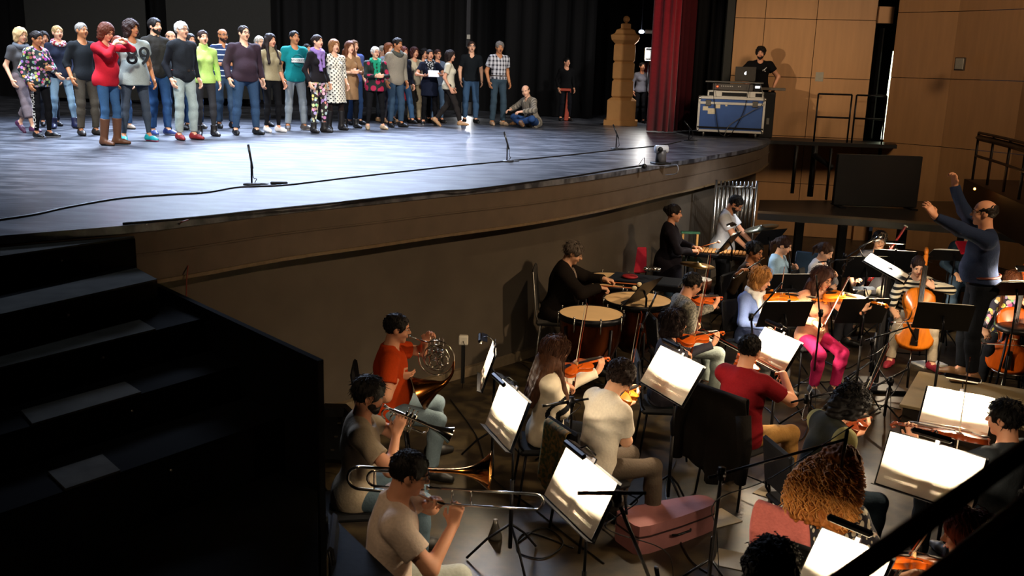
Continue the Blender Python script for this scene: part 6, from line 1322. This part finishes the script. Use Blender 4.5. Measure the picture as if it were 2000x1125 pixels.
# curly blond woman
F = player('woman with long curly copper-blond hair and patterned knit sweater, from behind', 1638, 922, 38, 'black padded chair draped with a pink cloth', h=.0072, sex='f', skin='light', hair=('bigcurly', '#9a5a24'), top=dict(m=mat('#c8bca4', .95, pat='knit', col2='#2c2a30', ps=.03, bump=.4, stretch=(1, 1, .5), name='patterned knit'), o=.014, hem=-.12), bot=dict(c='#262026'), lean=14, head=(0, 14), arms={'R': 'lap', 'L': 'lap'})
rs = random.Random(5); m = MB(); T_, Hd_ = F.T, F.Hd
for i in range(480):
    a = rs.uniform(-2.5, 2.5); el_ = rs.uniform(.0, 1.0); r0 = V(math.sin(a)*.125*el_, -.02-math.cos(a)*.13*el_, .125*math.sqrt(max(0, 1.05-el_*el_)))
    if r0.y > .06: continue
    p0 = Hd_ @ r0; x1 = math.sin(a)*.19+rs.uniform(-.03, .03); L_ = rs.uniform(.0, .20)
    p1 = T_ @ V(x1, -.16-.03*math.cos(a)*rs.random()-rs.random()*.05, .56-L_); n_ = 22; ph = rs.uniform(0, 6.3); pts = []; hz = rs.uniform(4, 7)
    mid = p0.lerp(p1, .4)+(T_.to_3x3() @ V(math.sin(a)*.07, -.07, .02))
    for k in range(n_+1):
        t = k/n_; q = p0*(1-t)**2+mid*2*t*(1-t)+p1*t*t; am = .019*min(1, t*3); pts.append(q+V(math.cos(ph+t*hz*6.28)*am, math.sin(ph+t*hz*6.28)*am, 0))
    m.tube(pts, [.0036]*(n_)+[.001], 4)
m.build('curls', mat('#cf8a3e', .5, var=.5, scale=30, bump=0, spec=.5, name='copper curls'), F.hair)
# bottom curly head, and long red hair woman between the rails
F = player('person with short black curls at the bottom edge, only the head showing', 1508, 1112, 40, 'chair at the bottom edge under the black-curled head', h=.0075, skin='mid', hair=('curly', '#0b0808'), top=dict(c='#1a1816', hem=-.10), bot=dict(c='#15171c'), glasses='#101010')
F = fid('violinist with long reddish hair between the dark balcony rails, lower right', 1885, 1045, 310, 'chair under the red-haired violinist between the rails', 'violin of the red-haired woman between the rails', 'bow of the red-haired woman between the rails', 40, .3, VARN, h=.0078, sex='f', skin='light', hair=('longwavy', '#7a3420'), top=dict(c='#c0a890', hem=-.10), bot=dict(c='#15171c'), shoes=('#15120f',))
# percussion
F = player('timpanist with glasses, grey hair, black jacket over grey shirt', 1120, 494, 95, 'grey chair under the timpanist', 'grey', seat=.60, H=1.78, w=1.15, skin='light', hair=('short', '#5a5048'), glasses='#201814', head=(4, 16), lean=8, top=dict(c='#17120f', hem=-.12, o=.02, n='jacket', pick=zone(lambda q, c, F_: (np.abs(q[:, 0]) < .055) & (q[:, 1] > .05)), ms=[g_('#8a7c70')]), bot=dict(c='#5a4a34'), shoes=('#15120f',),
    arms={'R': (V(.14, .44, .98), V(1, -.3, -.5), V(-.1, .9, -.1), V(0, 0, -1), .9), 'L': (V(-.12, .50, 1.02), V(-1, -.3, -.5), V(.1, .9, -.1), V(0, 0, -1), .9)})
for x, y, lab in ((.10, .58, 'nearer soft timpani mallet in the hand of the timpanist'), (-.10, .64, 'farther soft timpani mallet in the hand of the timpanist')):
    q = thing('timpani_mallet', lab, 'mallet', F.M @ TR(x, y, .985)); m = MB(); m.tube([(0, -.12, .01), (0, .22, -.0)], .006, 6); m.build('handle', mat('#b06030', .5, name='mallet wood'), q); m = MB(); m.ball((0, .24, 0), (.026, .030, .026), 10); m.build('felt_head', mat('#e8dcb8', .95, name='white felt'), q)
p = G(1306, 640, 0); p, H = stand_at(1300, 585, 396, 0)
F = person('standing percussion woman with dark hair and black sweater', AT(1303, 500, 12.2)*V(1, 1, 0).length if False else V(AT(1306, 500, 12.2).x, 12.2, 0), 100, H=1.68, sex='f', w=1.05, skin='mid', hair=('bun', '#150e0c'), top=dict(c='#17141c', hem=-.26, o=.01), bot=dict(c='#1f3040'), shoes=('#101010',), arms={'R': (V(.08, .30, 1.12), V(1, -.4, -.5), V(-.5, .8, 0), V(-.3, -.1, -1), .9), 'L': (V(-.10, .33, 1.14), V(-1, -.4, -.5), V(.3, .9, .1), V(0, 0, -1), .9)}, head=(4, 4), h=.010)
q = thing('wooden_mallet', 'thin mallet with a pale ball head held by the standing percussion woman', 'mallet', F.M @ TR(-.06, .42, 1.16) @ Matrix.Rotation(.35, 4, 'X')); m = MB(); m.tube([(0, -.08, 0), (0, .24, 0)], .006, 6); m.build('handle', mat('#b06030', .5, name='mallet wood'), q); m = MB(); m.ball((0, .25, 0), .022, 8); m.build('ball_head', mat('#e0a888', .6, name='pale ball'), q)
F = person('percussionist in white T-shirt with glasses and beard standing at the marimba', V(AT(1412, 470, 13.2).x, 13.2, 0), 115, H=1.74, skin='mid', hair=('crop', '#0e0b0a'), beard='#1c1512', glasses='#151210', top=dict(c='#d0d4dc', sl=1., hem=-.13, o=.008), bot=dict(c='#15171c'), arms={'R': (V(.12, .38, .98), V(1, -.4, -.4), V(0, .9, -.3), V(0, 0, -1), .7), 'L': (V(-.16, .40, 1.0), V(-1, -.4, -.4), V(0, .9, -.3), V(0, 0, -1), .7)}, head=(4, 30), lean=5, h=.010)
# woodwinds
def wind(arms_at, d): return arms_at
F = player('flautist with glasses and black hair in dark brown shirt', 1474, 492, 128, 'chair under the flautist', h=.010, skin='tan', hair=('short', '#0c0a0a'), glasses='#181410', top=dict(c='#2c2014', hem=-.08), bot=dict(c='#15171c'), head=(8, 12), arms=lambda T, Hd, pz: {'R': (Hd @ V(.36, .06, -.22), V(.8, -.3, -1), V(-.1, .6, .7), V(0, .8, -.6), .6), 'L': (Hd @ V(.16, .14, -.20), V(-1, .3, -.8), V(0, -.3, .9), V(.2, -1, 0), .7)})
woodwind('flute', F.M @ F.Hd @ TR(-.05, .115, -.040) @ frame(V(0, 0, 0), (1, .05, -.28), (0, .6, 1)), 'silver flute held out sideways by the man in brown', .66, .0095, SILVER, 12)
F = player('clarinettist with dark ponytail in pale blue shirt', 1531, 480, 118, 'chair under the clarinettist', h=.010, sex='f', skin='light', hair=('pony', '#2c1610'), top=dict(c='#93b4d0', hem=-.08, col='polo', o=.01), bot=dict(c='#3a4450'), head=(4, 18), mouth=0, arms=lambda T, Hd, pz: {'R': (Hd @ V(.06, .30, -.40), V(1, -.3, -.6), V(-.4, .6, .4), V(-.8, .1, 0), .6), 'L': (Hd @ V(-.06, .22, -.24), V(-1, -.3, -.6), V(.5, .6, .4), V(.8, .1, 0), .6)})
woodwind('clarinet', F.M @ F.Hd @ TR(0, .102, -.052) @ frame(V(0, 0, 0), (0, .42, -.9), (0, 1, .4)), 'black clarinet with chrome keys of the woman in pale blue', .60, .014, EBONY, 12, .02)
F = player('oboist with tied-back hair and white blouse beside the blue chair', 1612, 492, 130, 'chair under the woman in the white blouse', h=.010, sex='f', skin='light', hair=('pony', '#3a2418'), top=dict(c='#d8d8dc', hem=-.08, o=.01), bot=dict(c='#2a2a30'), head=(8, 22), arms=lambda T, Hd, pz: {'R': (Hd @ V(.06, .30, -.40), V(1, -.3, -.6), V(-.4, .6, .4), V(-.8, .1, 0), .6), 'L': (Hd @ V(-.06, .22, -.24), V(-1, -.3, -.6), V(.5, .6, .4), V(.8, .1, 0), .6)})
woodwind('oboe', F.M @ F.Hd @ TR(0, .102, -.052) @ frame(V(0, 0, 0), (0, .42, -.9), (0, 1, .4)), 'black oboe of the woman in the white blouse', .60, .011, EBONY, 12, .012)
q = G(1572, 525, .7); put(get(('chair', 'blue'), lambda: chair_proto('blue')), TR(q.x, q.y, 0) @ RZ(2.6), 'blue padded chair standing empty between clarinettist and oboist')
F = player('bassoonist with glasses and grey T-shirt behind the score', 1718, 470, 195, 'chair under the bassoonist', h=.010, skin='light', hair=('short', '#1c1411'), glasses='#181818', top=dict(c='#3c3c42', sl=1., hem=-.08), bot=dict(c='#8a8474'), head=(0, 8), arms=lambda T, Hd, pz: {'R': (V(.28, .24, pz+.05), V(1, -.3, -.6), V(-.3, .4, .8), V(-.9, .1, 0), .6), 'L': (Hd @ V(-.06, .22, -.24), V(-1, -.3, -.6), V(.5, .6, .4), V(.8, .1, 0), .6)}, legs='wide')
a_, b_ = F.M.inverted() @ AT(1770, 441, 12.3), F.M.inverted() @ AT(1690, 560, 12.2)
t = thing('bassoon', 'long dark red bassoon slanting up to the right', 'bassoon', F.M @ TR(b_)); d_ = a_-b_; RB = mat('#6a1818', .25, spec=.6, name='red maple')
m = MB(); m.tube([(0, 0, 0), d_*.3], [.030, .030], 10); m.build('boot_joint', RB, t); m = MB(); m.tube([d_*.3, d_*.75, d_*.97, d_], [.018, .016, .018, .026], 10); m.build('long_joint', RB, t)
m = MB(); m.tube([d_*.985, d_*1.0], [.027, .027], 12); m.build('bell_ring', mat('#e0d8c8', .4, name='ivory ring'), t); m = MB(); m.tube([d_*.62, d_*.66+V(.05, -.05, .04), F.Hd @ V(0, .11, -.05)-b_], .004, 5); m.build('crook', CHROME, t)
for k in range(10): m = MB(); m.ball(d_*(.08+.055*k)+V(0, .03, .01), (.010, .006, .010), 6); m.build('key', CHROME, t)
# cellos
F = player('cellist in black and white striped top and pale trousers, face behind the score', 1793, 520, 192, 'chair under the striped cellist', h=.009, sex='f', skin='light', hair=('bun', '#2a1812'), top=dict(m=mat('#d8ccb0', .9, pat='hstripe', col2='#141414', ps=.055, name='striped jersey'), hem=-.08, o=.008), bot=dict(k='jeans', c='#b8a890'), shoes=('#8a2030', 'shoe', '#4a1018'), legs='wide', arms=cello_arms, head=(0, 24))
add_cello(F, 'glowing orange cello of the striped cellist', 'cello bow of the striped cellist', VARN2)
F = player('cellist in floral blouse at the right edge behind the stool', 1982, 552, 200, 'chair under the cellist at the right edge', h=.010, sex='f', skin='light', hair=('longwavy', '#5a3018'), top=dict(m=mat('#2a2a38', .9, pat='floral', col2='#b06a5a', ps=.06, name='floral blouse'), hem=-.08), bot=dict(c='#15171c'), legs='wide', arms=cello_arms, head=(0, 14))
add_cello(F, 'brown cello at the right edge behind the tall stool', 'cello bow of the cellist at the right edge', VARN)
F = player('player mostly hidden behind the conductor, part of the forehead showing', 1896, 452, 200, 'chair behind the conductor', h=.012, H=1.78, seat=.55, skin='light', hair=('short', '#3a2018'), top=dict(c='#2a3a4c', hem=-.08), bot=dict(c='#4a6078'), arms={'R': 'lap', 'L': 'lap'})
# conductor
pc = G(1888, 742, .30)
F = person('conductor in navy shirt and dark jeans on the podium, both arms raised', pc, 285, H=1.90, w=1.10, skin='mid', hair=('bald', '#1c1410'), glasses='#181412', h=.0078, top=dict(c='#1e2840', hem=.02, o=.010, f=.014), bot=dict(c='#0f1218', rise=.10), shoes=('#6a4c30', 'shoe', '#2a1c12'), belt='#4a1c12', head=(6, -4), lean=4,
    arms={'L': (V(-.30, .60, 1.62), V(-.6, .1, -1), V(.15, .55, .8), V(.7, .3, -.3), .35), 'R': (V(.34, .28, 1.82), V(1, .2, -.5), V(-.1, .2, .95), V(-.5, .8, 0), .7)}, legs={1: (V(.10, .04, 0), 10), -1: (V(-.11, -.02, 0), -10)})
# ------------------------------------------------------------------ cloths over the chairs
def cloth(label, name, M, w_, h_, mt, seed, cat, depth=.20, amp=.02):
    m = MB(); nx, ny = 18, 24; vs = []; fs = []
    for j in range(ny+1):
        v = j/ny; s_ = v*h_*2
        for i in range(nx+1):
            u = i/nx-.5; x = u*w_*(1+.12*math.sin(v*6+seed)); f_ = amp*math.sin(u*17+seed+v*2)+amp*.6*math.sin(u*31+seed*2)
            if v < .42: t = v/.42; y, z = -.035-f_*(1-t), -h_*(1-t)*(.92+.1*math.sin(u*7+seed))
            elif v < .58: t = (v-.42)/.16; a = math.pi*(1-t); y, z = .035*-math.cos(math.pi*t)*1, .03*math.sin(math.pi*t)
            else: t = (v-.58)/.42; y, z = .035+f_*t*.7, -h_*.55*t
            vs.append((x, y, z))
    for j in range(ny):
        for i in range(nx): a = j*(nx+1)+i; fs.append((a, a+1, a+nx+2, a+nx+1))
    m.add(vs, fs, M, True); o = m.build(name, mt); so = o.modifiers.new('thick', 'SOLIDIFY'); so.thickness = .008; return tag(o, label, cat)
def chair_of(label): return next(o for o in bpy.data.objects if o.get('label') == label)
c_ = chair_of('chair draped with a black jacket, under the man in dark red').matrix_world
JK = cloth('black jacket hanging over the chair back behind the man in dark red', 'jacket', c_ @ TR(0, -.28, .93), .58, .72, g_('#14110f', bump=.4), 1.3, 'jacket', amp=.03)
for sx in (-1, 1): m = MB(); m.tube([c_ @ TR(0, -.33, 0) @ V(sx*.27, 0, .84), c_ @ TR(0, -.36, 0) @ V(sx*.33, .0, .60), c_ @ TR(0, -.35, 0) @ V(sx*.31, 0, .32)], [.06, .055, .045], 10); m.build('jacket_sleeve', g_('#14110f', bump=.4), JK)
c_ = chair_of('chair with patterned cloth, under the violinist in white T-shirt').matrix_world
cloth('green and ochre patterned cloth bag hanging on the chair of the white T-shirt', 'cloth_bag', c_ @ TR(-.02, -.285, .86), .34, .52, mat('#4c5a40', .9, pat='noise', col2='#9a7a48', ps=.03, name='patterned cloth'), 2.2, 'bag')
c_ = chair_of('black padded chair draped with a pink cloth').matrix_world
q = G(1632, 1030, .86); put(get(('chair', 'grey'), lambda: chair_proto('grey')), TR(q.x, q.y+.15, 0) @ RZ(-.75), 'dark padded empty chair draped with a pink cardigan at the bottom')
cloth('dusty pink cardigan hanging over the dark padded chair at the bottom', 'cardigan', TR(q.x, q.y+.15, 0) @ RZ(-.75) @ TR(-.13, -.285, .92), .34, .30, g_('#b8645c', bump=.5), .7, 'cardigan', amp=.018)
q = G(655, 900, 0); t = thing('backpack', 'black bag with metal buckles on the floor behind the trumpeter', 'bag', V(q.x, q.y, 0)); m = MB(); m.box((0, 0, .25), (.30, .22, .50), bev=.06); m.build('bag_body', BLACK, t)
for k in range(3): m = MB(); m.box((.03*k, -.115, .15+.12*k), (.03, .008, .015)); m.build('buckle', CHROME, t)
q = G(1035, 660, 0); m = MB(); m.ball((q.x, q.y, .33), (.28, .25, .36), 16); tag(m.build('instrument_bag', mat('#0b0b0c', .8, bump=.5, scale=6, name='black nylon')), 'black soft instrument bag standing by the pit wall behind the violinist', 'bag')
